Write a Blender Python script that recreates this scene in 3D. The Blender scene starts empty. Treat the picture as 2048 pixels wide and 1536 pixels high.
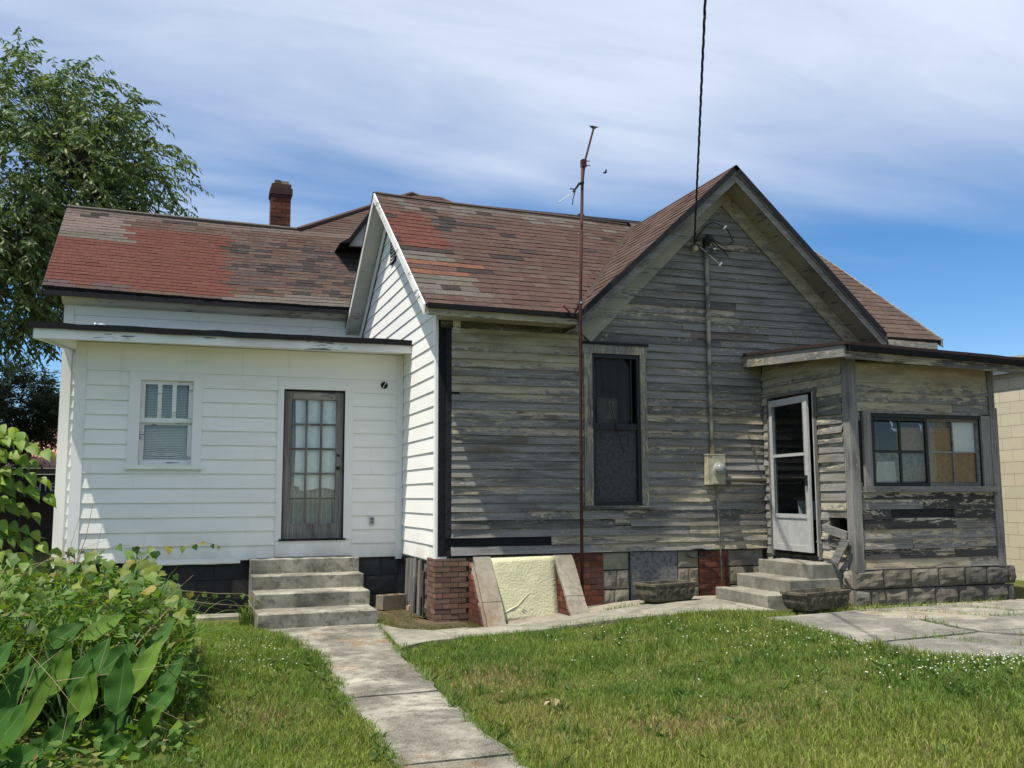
import bpy, math, random
import numpy as np
from mathutils import Vector, Matrix, noise as mnoise
random.seed(7)
rng = np.random.default_rng(7)
sc = bpy.context.scene
COL = sc.collection

# ---------------------------------------------------------------- camera
CAM_H = 1.6
FPX = 1900.0                       # focal length in pixels of the 2048 px wide photograph
YAW, PITCH, ROLL = math.radians(19.0), math.radians(6.735), math.radians(-0.247)
def cam_axes():
    cy, sy, cp, sp = math.cos(YAW), math.sin(YAW), math.cos(PITCH), math.sin(PITCH)
    r = np.array([cy, -sy, 0.0]); f = np.array([sy*cp, cy*cp, sp]); u = np.cross(r, f)
    c, s = math.cos(ROLL), math.sin(ROLL)
    return c*r + s*u, -s*r + c*u, f
CR, CU, CF = cam_axes()
CAM = np.array([0.0, 0.0, CAM_H])
cd = bpy.data.cameras.new('camera'); cam = bpy.data.objects.new('camera', cd); COL.objects.link(cam)
cd.sensor_fit = 'HORIZONTAL'; cd.sensor_width = 36.0; cd.lens = FPX/2048*36; cd.clip_start = 0.05; cd.clip_end = 3000
cam.matrix_world = Matrix(((CR[0], CU[0], -CF[0], 0), (CR[1], CU[1], -CF[1], 0), (CR[2], CU[2], -CF[2], CAM_H), (0, 0, 0, 1)))
sc.camera = cam
def project(P):
    """photo pixel of points (n,3); used to thin out what the photograph does not show"""
    q = np.asarray(P, float) - CAM
    z = q @ CF
    z = np.where(np.abs(z) < 1e-6, 1e-6, z)
    return 1024 + FPX*(q @ CR)/z, 768 - FPX*(q @ CU)/z, z

# ---------------------------------------------------------------- light
SUN = np.array([-1.0, -0.42, 2.70]); SUN /= np.linalg.norm(SUN)
SUN_EL = math.asin(SUN[2]); SUN_AZ = math.atan2(SUN[0], SUN[1])
world = bpy.data.worlds.new('World'); sc.world = world; world.use_nodes = True
wt = world.node_tree; wt.nodes.clear()
wo = wt.nodes.new('ShaderNodeOutputWorld'); wb = wt.nodes.new('ShaderNodeBackground')
sky = wt.nodes.new('ShaderNodeTexSky'); sky.sky_type = 'NISHITA'; sky.sun_disc = False
sky.sun_elevation = SUN_EL; sky.sun_rotation = SUN_AZ
sky.air_density = 1.0; sky.dust_density = 0.0; sky.ozone_density = 3.0; sky.altitude = 1500
wb.inputs['Strength'].default_value = 0.10
# thin high cloud: streaks laid out on a flat sheet overhead
tc = wt.nodes.new('ShaderNodeTexCoord'); sx = wt.nodes.new('ShaderNodeSeparateXYZ')
wt.links.new(tc.outputs['Generated'], sx.inputs[0])
def wmath(op, a, b=None, c=None):
    n = wt.nodes.new('ShaderNodeMath'); n.operation = op
    for i, v in enumerate((a, b, c)):
        if v is None: continue
        if isinstance(v, (int, float)): n.inputs[i].default_value = v
        else: wt.links.new(v, n.inputs[i])
    return n.outputs[0]
zz = wmath('MAXIMUM', wmath('ADD', sx.outputs[2], 0.10), 0.05)
px_ = wmath('DIVIDE', sx.outputs[0], zz); py_ = wmath('DIVIDE', sx.outputs[1], zz)
cmb = wt.nodes.new('ShaderNodeCombineXYZ'); wt.links.new(px_, cmb.inputs[0]); wt.links.new(py_, cmb.inputs[1])
mp = wt.nodes.new('ShaderNodeMapping'); wt.links.new(cmb.outputs[0], mp.inputs[0])
mp.inputs['Rotation'].default_value = (0, 0, math.radians(28)); mp.inputs['Scale'].default_value = (0.45, 1.25, 1); mp.inputs['Location'].default_value = (0.35, 0.1, 0)
def wnoise(scale, det, rough, dist):
    n = wt.nodes.new('ShaderNodeTexNoise'); n.inputs['Scale'].default_value = scale; n.inputs['Detail'].default_value = det
    n.inputs['Roughness'].default_value = rough; n.inputs['Distortion'].default_value = dist
    wt.links.new(mp.outputs[0], n.inputs['Vector']); return n.outputs['Fac']
n1 = wnoise(0.8, 5, 0.52, 0.3); n2 = wnoise(3.0, 9, 0.62, 0.8)
cl = wmath('ADD', wmath('MULTIPLY', n1, 0.70), wmath('MULTIPLY', n2, 0.30))
mr = wt.nodes.new('ShaderNodeMapRange'); mr.interpolation_type = 'SMOOTHSTEP'; wt.links.new(cl, mr.inputs[0])
mr.inputs[1].default_value = 0.36; mr.inputs[2].default_value = 0.64; mr.inputs[3].default_value = 0.60; mr.inputs[4].default_value = 0.93
cmix = wt.nodes.new('ShaderNodeMix'); cmix.data_type = 'RGBA'
bank = wt.nodes.new('ShaderNodeMapRange'); bank.interpolation_type = 'SMOOTHSTEP'; wt.links.new(wmath('ADD', sx.outputs[2], wmath('MULTIPLY', wmath('SUBTRACT', n1, 0.5), 0.5)), bank.inputs[0]); bank.inputs[1].default_value = 0.20; bank.inputs[2].default_value = 0.46; bank.inputs[3].default_value = 0.0; bank.inputs[4].default_value = 1.0   # the veil thins out towards the horizon
wt.links.new(wmath('MULTIPLY', mr.outputs[0], bank.outputs[0]), cmix.inputs[0])
hs = wt.nodes.new('ShaderNodeHueSaturation'); hs.inputs['Saturation'].default_value = 1.25; hs.inputs['Value'].default_value = 0.46
wt.links.new(sky.outputs[0], hs.inputs['Color'])
wt.links.new(hs.outputs[0], cmix.inputs[6]); cmix.inputs[7].default_value = (2.45, 2.70, 3.16, 1)
wt.links.new(cmix.outputs[2], wb.inputs['Color']); wt.links.new(wb.outputs[0], wo.inputs[0])
sl = bpy.data.lights.new('sun', 'SUN'); sl.energy = 2.15; sl.angle = math.radians(0.6); sl.color = (1.0, 0.945, 0.85)
so = bpy.data.objects.new('sun', sl); COL.objects.link(so); so.location = (-10, -6, 30)
so.rotation_euler = Vector(SUN).to_track_quat('Z', 'Y').to_euler()
sc.view_settings.view_transform = 'Standard'; sc.view_settings.look = 'None'; sc.view_settings.gamma = 1.0
sc.view_settings.exposure = 1.72
sc.view_settings.use_curve_mapping = False
try:
    sc.cycles.use_denoising = True; sc.cycles.denoiser = 'OPENIMAGEDENOISE'
    sc.cycles.max_bounces = 8; sc.cycles.transparent_max_bounces = 12; sc.cycles.sample_clamp_indirect = 6
except Exception: pass

# ---------------------------------------------------------------- materials
MATS = {}
class NT:
    def __init__(s, name):
        s.m = bpy.data.materials.new(name); s.m.use_nodes = True; s.t = s.m.node_tree; s.t.nodes.clear()
        s.out = s.t.nodes.new('ShaderNodeOutputMaterial'); MATS[name] = s.m
    def n(s, typ, **kw):
        nd = s.t.nodes.new(typ)
        for k, v in kw.items(): setattr(nd, k, v)
        return nd
    def put(s, sock, v):
        if v is None: return
        if hasattr(v, 'is_output') or isinstance(v, bpy.types.NodeSocket): s.t.links.new(v, sock)
        elif isinstance(v, (tuple, list)) and len(v) == 3 and sock.type == 'RGBA': sock.default_value = (*v, 1)
        else: sock.default_value = v
    def pos(s): return s.n('ShaderNodeNewGeometry').outputs['Position']
    def math(s, op, a, b=None, c=None, clamp=False):
        nd = s.n('ShaderNodeMath', operation=op, use_clamp=clamp)
        for i, v in enumerate((a, b, c)): s.put(nd.inputs[i], v)
        return nd.outputs[0]
    def xyz(s, v):
        nd = s.n('ShaderNodeSeparateXYZ'); s.put(nd.inputs[0], v); return nd.outputs
    def comb(s, x, y, z=0.0):
        nd = s.n('ShaderNodeCombineXYZ')
        for i, v in enumerate((x, y, z)): s.put(nd.inputs[i], v)
        return nd.outputs[0]
    def noise(s, vec, scale=1.0, det=4, rough=0.55, dist=0.0, out='Fac'):
        nd = s.n('ShaderNodeTexNoise'); s.put(nd.inputs['Vector'], vec); s.put(nd.inputs['Scale'], scale)
        s.put(nd.inputs['Detail'], det); s.put(nd.inputs['Roughness'], rough); s.put(nd.inputs['Distortion'], dist)
        return nd.outputs[out]
    def vor(s, vec, scale, feat='F1', out='Distance'):
        nd = s.n('ShaderNodeTexVoronoi', feature=feat); s.put(nd.inputs['Vector'], vec); s.put(nd.inputs['Scale'], scale); return nd.outputs[out]
    def rng(s, v, a, b, c=0.0, d=1.0, smooth=True):
        nd = s.n('ShaderNodeMapRange'); nd.interpolation_type = 'SMOOTHSTEP' if smooth else 'LINEAR'
        for i, x in enumerate((v, a, b, c, d)): s.put(nd.inputs[i], x)
        return nd.outputs[0]
    def ramp(s, fac, stops):
        nd = s.n('ShaderNodeValToRGB'); s.put(nd.inputs[0], fac); e = nd.color_ramp.elements
        while len(e) > 2: e.remove(e[-1])
        while len(e) < len(stops): e.new(0.5)
        for el, (p, c) in zip(e, stops): el.position = p; el.color = (*c, 1) if len(c) == 3 else c
        return nd.outputs[0]
    def mix(s, fac, a, b, mode='MIX'):
        nd = s.n('ShaderNodeMix', data_type='RGBA', blend_type=mode); s.put(nd.inputs[0], fac); s.put(nd.inputs[6], a); s.put(nd.inputs[7], b); return nd.outputs[2]
    def attr(s, name='col', out='Color'):
        nd = s.n('ShaderNodeAttribute', attribute_name=name); return nd.outputs[out]
    def rand(s): return s.n('ShaderNodeObjectInfo').outputs['Random']
    def bump(s, h, strength=0.3, dist=0.01):
        nd = s.n('ShaderNodeBump'); s.put(nd.inputs['Height'], h); nd.inputs['Strength'].default_value = strength; nd.inputs['Distance'].default_value = dist; return nd.outputs[0]
    def bsdf(s, color, rough=0.85, normal=None, spec=0.3, metal=0.0):
        nd = s.n('ShaderNodeBsdfPrincipled'); s.put(nd.inputs['Base Color'], color); s.put(nd.inputs['Roughness'], rough)
        s.put(nd.inputs['Metallic'], metal); s.put(nd.inputs['Specular IOR Level'], spec); s.put(nd.inputs['Normal'], normal)
        s.t.links.new(nd.outputs[0], s.out.inputs[0]); return nd

def wall_uv(k):
    """position along a wall and height, for walls that run along x or y"""
    x, y, z = k.xyz(k.pos()); return k.math('ADD', x, y), z

def m_weathered(name, vertical=False):
    k = NT(name); u, z = wall_uv(k); r = k.rand()
    if vertical: u, z = z, u
    at = k.n('ShaderNodeAttribute', attribute_name='col'); pa, dk, hu = k.xyz(at.outputs['Color'])
    off = k.math('MULTIPLY', r, 37.0)
    grain = k.noise(k.comb(k.math('MULTIPLY', u, 1.6), k.math('MULTIPLY', z, 75.0), off), 1.0, 5, 0.65, 0.6)
    blot = k.noise(k.comb(k.math('MULTIPLY', u, 1.1), k.math('MULTIPLY', z, 5.0), off), 1.0, 4, 0.6, 0.3)
    wood = k.ramp(grain, [(0.28, (0.080, 0.075, 0.067)), (0.45, (0.175, 0.166, 0.150)), (0.58, (0.240, 0.228, 0.206)), (0.75, (0.34, 0.325, 0.295))])
    wood = k.mix(k.math('MULTIPLY', k.rng(blot, 0.47, 0.68), 0.72), wood, (0.048, 0.045, 0.041))
    brown = k.noise(k.comb(k.math('MULTIPLY', u, 0.7), k.math('MULTIPLY', z, 2.2), k.math('ADD', off, 9.0)), 1.0, 3, 0.5)
    wood = k.mix(k.math('MULTIPLY', k.rng(brown, 0.50, 0.70), 0.62), wood, (0.135, 0.105, 0.066))
    wood = k.mix(k.rng(r, 0.0, 1.0, 0.0, 0.30), wood, (0.23, 0.228, 0.22))
    wood = k.mix(dk, wood, (0.014, 0.013, 0.013))
    flake = k.noise(k.comb(k.math('MULTIPLY', u, k.rng(r, 0, 1, 3.0, 10.0, False)), k.math('MULTIPLY', z, k.rng(r, 0, 1, 34.0, 20.0, False)), off), 1.0, 9, 0.72, 0.5)
    zone = k.noise(k.comb(k.math('MULTIPLY', u, 0.9), k.math('MULTIPLY', z, 4.5), k.math('ADD', off, 3.0)), 1.0, 3, 0.5)
    sc_ = k.math('ADD', k.math('ADD', k.math('MULTIPLY', flake, 0.75), k.math('MULTIPLY', zone, 0.40)), k.math('MULTIPLY', pa, 0.5))
    mask = k.rng(sc_, 0.69, 0.72)
    tint = k.noise(k.comb(k.math('MULTIPLY', u, 2.0), k.math('MULTIPLY', z, 9.0), 1.0), 1.0, 4, 0.6)
    paint = k.ramp(tint, [(0.3, (0.24, 0.197, 0.130)), (0.5, (0.35, 0.297, 0.205)), (0.7, (0.45, 0.392, 0.288))])
    paint = k.mix(hu, paint, (0.46, 0.44, 0.36))
    col = k.mix(mask, wood, paint)
    fl2 = k.noise(k.comb(k.math('MULTIPLY', u, 22.0), k.math('MULTIPLY', z, 70.0), off), 1.0, 5, 0.7); fz = k.noise(k.comb(k.math('MULTIPLY', u, 1.7), k.math('MULTIPLY', z, 6.0), off), 1.0, 2, 0.5)
    col = k.mix(k.math('MULTIPLY', k.rng(fl2, 0.60, 0.64), k.rng(fz, 0.46, 0.58)), col, (0.40, 0.38, 0.32))
    col = k.mix(k.math('MULTIPLY', k.rng(fl2, 0.40, 0.34), 0.6), col, (0.035, 0.034, 0.033))
    h = k.math('ADD', k.math('MULTIPLY', grain, 0.7), k.math('MULTIPLY', mask, 0.5))
    k.bsdf(col, 0.9, k.bump(h, 0.55, 0.006), 0.15)
m_weathered('weathered_wood'); m_weathered('weathered_post', True)

def m_white(name, base, dirt, damt, chips, vertical=False, splash=False):
    k = NT(name); u, z = wall_uv(k); r = k.rand()
    if vertical: u, z = z, u
    n1 = k.noise(k.comb(k.math('MULTIPLY', u, 0.9), k.math('MULTIPLY', z, 2.2), k.math('MULTIPLY', r, 9.0)), 1.0, 4, 0.55)
    n2 = k.noise(k.comb(k.math('MULTIPLY', u, 4.0), k.math('MULTIPLY', z, 60.0), 0.0), 1.0, 4, 0.6, 0.4)
    c = k.mix(k.math('MULTIPLY', k.rng(n1, 0.42, 0.75), damt), base, dirt)
    c = k.mix(k.rng(r, 0.0, 1.0, 0.0, 0.10), c, (0.66, 0.68, 0.66))
    if splash:
        x_, y_, zz_ = k.xyz(k.pos()); sp = k.noise(k.comb(k.math('MULTIPLY', u, 1.8), k.math('MULTIPLY', z, 1.2), 6.0), 1.0, 6, 0.65)
        c = k.mix(k.math('MULTIPLY', k.math('MULTIPLY', k.rng(zz_, 1.35, 0.72), k.rng(sp, 0.35, 0.65)), 0.42), c, (0.36, 0.33, 0.26))
        st = k.noise(k.comb(k.math('MULTIPLY', u, 9.0), k.math('MULTIPLY', z, 0.8), 2.0), 1.0, 5, 0.6); c = k.mix(k.rng(st, 0.58, 0.72, 0, 0.22), c, (0.48, 0.46, 0.40))
    if chips:
        f = k.noise(k.comb(k.math('MULTIPLY', u, 3.0), k.math('MULTIPLY', z, 34.0), 5.0), 1.0, 9, 0.72, 0.4)
        zone = k.noise(k.comb(k.math('MULTIPLY', u, 0.9), k.math('MULTIPLY', z, 3.0), 2.0), 1.0, 3, 0.5)
        mk = k.rng(k.math('ADD', k.math('MULTIPLY', f, 0.6), k.math('MULTIPLY', zone, 0.5)), 0.66-0.1*chips, 0.685-0.1*chips)
        wd = k.ramp(n2, [(0.35, (0.05, 0.05, 0.05)), (0.65, (0.20, 0.20, 0.195))])
        c = k.mix(mk, c, wd)
    k.bsdf(c, 0.62, k.bump(n2, 0.25, 0.004), 0.3)
m_white('white_siding', (0.80, 0.785, 0.74), (0.68, 0.668, 0.615), 0.5, 0, False, True)
m_white('white_trim', (0.77, 0.755, 0.715), (0.62, 0.61, 0.56), 0.6, 0, True)
m_white('dirty_white', (0.60, 0.59, 0.54), (0.36, 0.34, 0.28), 0.9, 0.25)
m_white('chipped_white', (0.72, 0.72, 0.69), (0.52, 0.50, 0.44), 0.7, 0.45)
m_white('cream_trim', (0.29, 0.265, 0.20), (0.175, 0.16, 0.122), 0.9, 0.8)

def m_attr(name, rough=0.9, nscale=60.0, namt=0.35, bumpd=0.004, spec=0.2, speck=None, jitter=0.0, stain=0.0):
    k = NT(name); p = k.pos(); c = k.attr()
    n1 = k.noise(p, nscale, 6, 0.65); n2 = k.noise(p, nscale*0.12, 4, 0.6)
    f = k.math('ADD', k.math('MULTIPLY', k.math('SUBTRACT', n1, 0.5), namt*2.2), 1.0)
    f = k.math('ADD', f, k.math('MULTIPLY', k.math('SUBTRACT', n2, 0.5), namt*1.5))
    if jitter: f = k.math('MULTIPLY', f, k.rng(k.rand(), 0, 1, 1-jitter, 1+jitter, False))
    g = k.n('ShaderNodeVectorMath', operation='SCALE'); k.put(g.inputs[0], c); k.put(g.inputs['Scale'], f); c2 = g.outputs[0]
    if stain:
        n3 = k.noise(p, 2.3, 6, 0.65, 0.4); c2 = k.mix(k.math('MULTIPLY', k.rng(n3, 0.5, 0.68), stain), c2, (0.03, 0.028, 0.026))
    if speck:
        v = k.noise(p, 55.0, 3, 0.6); zone = k.noise(p, 1.6, 3, 0.5)
        c2 = k.mix(k.math('MULTIPLY', k.rng(v, 0.66, 0.70), k.rng(zone, 0.5, 0.62)), c2, speck)
    k.bsdf(c2, rough, k.bump(n1, 0.5, bumpd), spec)
m_attr('shingle', 0.97, 95.0, 0.46, 0.005, 0.03, (0.34, 0.30, 0.28))
m_attr('brick_clay', 0.92, 70.0, 0.30, 0.004, 0.12, None, 0.0, 0.35)
m_attr('stone', 0.93, 40.0, 0.34, 0.008, 0.12, None, 0.0, 0.45)
m_attr('painted_block', 0.85, 60.0, 0.10, 0.004, 0.2)
m_attr('plain', 0.85, 30.0, 0.15, 0.002, 0.2)
m_attr('fabric', 0.95, 14.0, 0.22, 0.002, 0.05)

def m_concrete(name, a, b, c, rust=0.0, grit=0.5):
    k = NT(name); p = k.pos(); x, y, z = k.xyz(p)
    n1 = k.noise(p, 1.7, 8, 0.68, 0.5); n2 = k.noise(p, 9.0, 6, 0.7); n3 = k.noise(p, 130.0, 3, 0.6)
    col = k.ramp(n1, [(0.30, a), (0.48, b), (0.66, c)])
    col = k.mix(k.math('MULTIPLY', k.rng(n2, 0.48, 0.66), 0.65), col, a)
    if rust:
        rz = k.noise(k.comb(k.math('MULTIPLY', x, 0.9), k.math('MULTIPLY', y, 0.7), 4.0), 1.0, 4, 0.6)
        col = k.mix(k.math('MULTIPLY', k.math('MULTIPLY', k.rng(rz, 0.54, 0.66), k.rng(n2, 0.38, 0.55)), rust), col, (0.19, 0.115, 0.055))
    sp = k.vor(p, 70.0)
    col = k.mix(k.math('MULTIPLY', k.rng(sp, 0.34, 0.22), grit), col, (0.34, 0.32, 0.265))
    col = k.mix(k.math('MULTIPLY', k.rng(n3, 0.52, 0.7), grit), col, (0.09, 0.085, 0.075))
    k.bsdf(col, 0.92, k.bump(k.math('ADD', n3, k.math('MULTIPLY', n2, 0.6)), 0.45, 0.006), 0.15)
m_concrete('path_concrete', (0.055, 0.050, 0.041), (0.160, 0.149, 0.120), (0.36, 0.338, 0.277), 0.95, 0.7)
m_concrete('clean_concrete', (0.115, 0.108, 0.086), (0.225, 0.212, 0.170), (0.31, 0.293, 0.236), 0.0, 0.3)
m_concrete('step_concrete', (0.060, 0.056, 0.045), (0.20, 0.189, 0.152), (0.37, 0.35, 0.28), 0.25, 0.25)
m_concrete('cap_concrete', (0.13, 0.108, 0.078), (0.225, 0.20, 0.155), (0.29, 0.265, 0.21), 0.5, 0.35)
m_concrete('asphalt', (0.080, 0.077, 0.070), (0.165, 0.157, 0.138), (0.32, 0.298, 0.245), 0.0, 0.75)
m_concrete('mortar', (0.05, 0.045, 0.04), (0.09, 0.08, 0.07), (0.15, 0.13, 0.11), 0.0, 0.2)

def m_simple(name, col, rough=0.6, metal=0.0, spec=0.4, var=0.25, scale=12.0, col2=None, bump=0.2):
    k = NT(name); p = k.pos(); n1 = k.noise(p, scale, 5, 0.6)
    c2 = col2 or tuple(v*(1-var) for v in col)
    k.bsdf(k.mix(k.rng(n1, 0.4, 0.65), col, c2), rough, k.bump(n1, bump, 0.002), spec, metal)
m_simple('rusty_pipe', (0.075, 0.026, 0.018), 0.75, 0.2, 0.3, 0.5, 18.0, (0.045, 0.018, 0.016))
m_simple('aluminium', (0.48, 0.48, 0.465), 0.5, 0.15, 0.4, 0.15, 9.0)
m_simple('silver_metal', (0.65, 0.66, 0.68), 0.3, 0.9)
m_simple('black_rubber', (0.012, 0.012, 0.014), 0.6)
m_simple('tar_black', (0.010, 0.010, 0.012), 0.8, 0, 0.2, 0.5, 30.0)
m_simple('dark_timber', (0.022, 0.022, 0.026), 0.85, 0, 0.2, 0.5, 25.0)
m_simple('interior_dark', (0.03, 0.028, 0.026), 0.95, 0, 0.1)
m_simple('interior_wood', (0.10, 0.085, 0.065), 0.9, 0, 0.1, 0.5, 8.0)
m_simple('black_frame', (0.010, 0.012, 0.014), 0.55)
m_simple('fibreboard', (0.27, 0.145, 0.058), 0.85, 0, 0.2, 0.35, 26.0)
m_simple('white_sheet', (0.66, 0.68, 0.70), 0.55, 0, 0.3, 0.08)
m_simple('card_sheet', (0.42, 0.42, 0.38), 0.8, 0, 0.2, 0.15)
m_simple('grey_plywood', (0.19, 0.182, 0.17), 0.9, 0, 0.15, 0.6, 22.0, (0.09, 0.085, 0.08))
m_simple('meter_paint', (0.43, 0.39, 0.27), 0.7, 0, 0.3, 0.25, 11.0, (0.30, 0.27, 0.19))
m_simple('planter_stone', (0.125, 0.108, 0.074), 0.92, 0, 0.15, 0.5, 14.0, (0.050, 0.046, 0.034), 0.6)
m_simple('bark', (0.06, 0.048, 0.038), 0.95, 0, 0.1, 0.5, 9.0)
m_simple('pink_metal', (0.52, 0.25, 0.19), 0.6, 0.0, 0.4, 0.15)
m_simple('brass', (0.30, 0.25, 0.15), 0.5, 0.6)
m_simple('letter_white', (0.6, 0.62, 0.65), 0.6)
m_simple('lamp_glass', (0.24, 0.25, 0.22), 0.22, 0.0, 0.5)
m_simple('soil', (0.10, 0.078, 0.048), 0.95, 0, 0.1, 0.5, 6.0, (0.06, 0.05, 0.03), 0.6)
m_simple('cord', (0.10, 0.09, 0.07), 0.8)
m_simple('pipe_cream', (0.30, 0.275, 0.20), 0.75, 0, 0.3, 0.5, 7.0, (0.10, 0.10, 0.095))
m_simple('door_wood', (0.23, 0.225, 0.215), 0.85, 0, 0.2, 0.55, 6.0, (0.11, 0.108, 0.105))
m_simple('dry_stalk', (0.34, 0.27, 0.15), 0.85, 0, 0.2, 0.4, 9.0, (0.16, 0.11, 0.06))
m_simple('can_metal', (0.45, 0.47, 0.49), 0.35, 0.7)

def m_foam():
    k = NT('foam'); p = k.pos(); n1 = k.noise(p, 34.0, 3, 0.5); n2 = k.noise(p, 2.0, 5, 0.6); x, y, z = k.xyz(p)
    c = k.mix(k.rng(n2, 0.45, 0.7), (0.53, 0.51, 0.325), (0.45, 0.42, 0.27))
    k.bsdf(c, 0.7, k.bump(n1, 0.8, 0.012), 0.3)
m_foam()

def m_glass():
    k = NT('pane_glass')
    t = k.n('ShaderNodeBsdfTransparent'); t.inputs[0].default_value = (0.90, 0.92, 0.91, 1)
    g = k.n('ShaderNodeBsdfGlossy'); g.inputs['Roughness'].default_value = 0.04; g.inputs[0].default_value = (0.9, 0.95, 1, 1)
    f = k.n('ShaderNodeValue'); f.outputs[0].default_value = 0.032
    m = k.n('ShaderNodeMixShader'); k.t.links.new(f.outputs[0], m.inputs[0]); k.t.links.new(t.outputs[0], m.inputs[1]); k.t.links.new(g.outputs[0], m.inputs[2])
    k.t.links.new(m.outputs[0], k.out.inputs[0])
m_glass()
def m_screen():
    k = NT('insect_screen'); p = k.pos(); n1 = k.noise(p, 5.0, 4, 0.6, 1.2)
    d = k.n('ShaderNodeBsdfDiffuse'); k.put(d.inputs[0], k.mix(n1, (0.03, 0.03, 0.034), (0.075, 0.075, 0.08)))
    t = k.n('ShaderNodeBsdfTransparent'); m = k.n('ShaderNodeMixShader'); m.inputs[0].default_value = 0.52
    k.t.links.new(t.outputs[0], m.inputs[1]); k.t.links.new(d.outputs[0], m.inputs[2]); k.t.links.new(m.outputs[0], k.out.inputs[0])
m_screen()

def m_leaf(name, veins=False, trans=0.42, spec=0.35):
    k = NT(name); c = k.attr(); r = k.rand()
    f = k.rng(r, 0, 1, 0.78, 1.22, False)
    g = k.n('ShaderNodeVectorMath', operation='SCALE'); k.put(g.inputs[0], c); k.put(g.inputs['Scale'], f); c = g.outputs[0]
    nrm = None
    if veins:
        uv = k.n('ShaderNodeAttribute', attribute_name='uvl').outputs['Vector']; u, v, w = k.xyz(uv)
        ph = k.math('SUBTRACT', k.math('MULTIPLY', u, 46.0), k.math('MULTIPLY', k.math('ABSOLUTE', v), 13.0))
        s_ = k.math('SINE', k.math('MULTIPLY', ph, 3.14159)); nrm = k.bump(s_, 0.35, 0.004)
        c = k.mix(k.rng(k.math('ABSOLUTE', v), 0.035, 0.015, 0, 0.55), c, (0.18, 0.26, 0.10))
        c = k.mix(k.rng(k.math('ABSOLUTE', v), 0.94, 1.0, 0, 0.4), c, (0.25, 0.26, 0.12))
    b = k.n('ShaderNodeBsdfPrincipled'); k.put(b.inputs['Base Color'], c); b.inputs['Roughness'].default_value = 0.55; b.inputs['Specular IOR Level'].default_value = spec
    k.put(b.inputs['Normal'], nrm)
    t = k.n('ShaderNodeBsdfTranslucent'); k.put(t.inputs[0], k.mix(1.0, c, (1.15, 1.25, 0.45), 'MULTIPLY'))
    m = k.n('ShaderNodeMixShader'); m.inputs[0].default_value = trans
    k.t.links.new(b.outputs[0], m.inputs[1]); k.t.links.new(t.outputs[0], m.inputs[2]); k.t.links.new(m.outputs[0], k.out.inputs[0])
m_leaf('leaf'); m_leaf('canna_leaf_skin', True, 0.28, 0.10); m_leaf('grass_blade', False, 0.42, 0.15); m_leaf('tree_leaf', False, 0.34, 0.45)

def m_ground():
    k = NT('lawn_ground'); p = k.pos(); n1 = k.noise(p, 0.8, 6, 0.6); n2 = k.noise(p, 14.0, 6, 0.7); n3 = k.noise(p, 90.0, 3, 0.6)
    c = k.ramp(n2, [(0.3, (0.05, 0.06, 0.018)), (0.5, (0.10, 0.11, 0.032)), (0.72, (0.17, 0.15, 0.06))])
    c = k.mix(k.math('MULTIPLY', k.rng(n1, 0.5, 0.7), 0.5), c, (0.10, 0.085, 0.045))
    k.bsdf(c, 0.95, k.bump(k.math('ADD', n2, n3), 0.8, 0.03), 0.1)
m_ground()
def m_gravel():
    k = NT('gravel_bed'); p = k.pos(); v = k.vor(p, 42.0, 'F1', 'Color'); d = k.vor(p, 42.0); n = k.noise(p, 3.0, 5, 0.6)
    c = k.mix(0.35, (0.33, 0.30, 0.235), v, 'MULTIPLY'); c = k.mix(k.rng(n, 0.5, 0.65, 0, 0.7), c, (0.16, 0.13, 0.085))
    k.bsdf(c, 0.9, k.bump(d, 0.8, 0.015), 0.15)
m_gravel()
M = MATS

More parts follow.
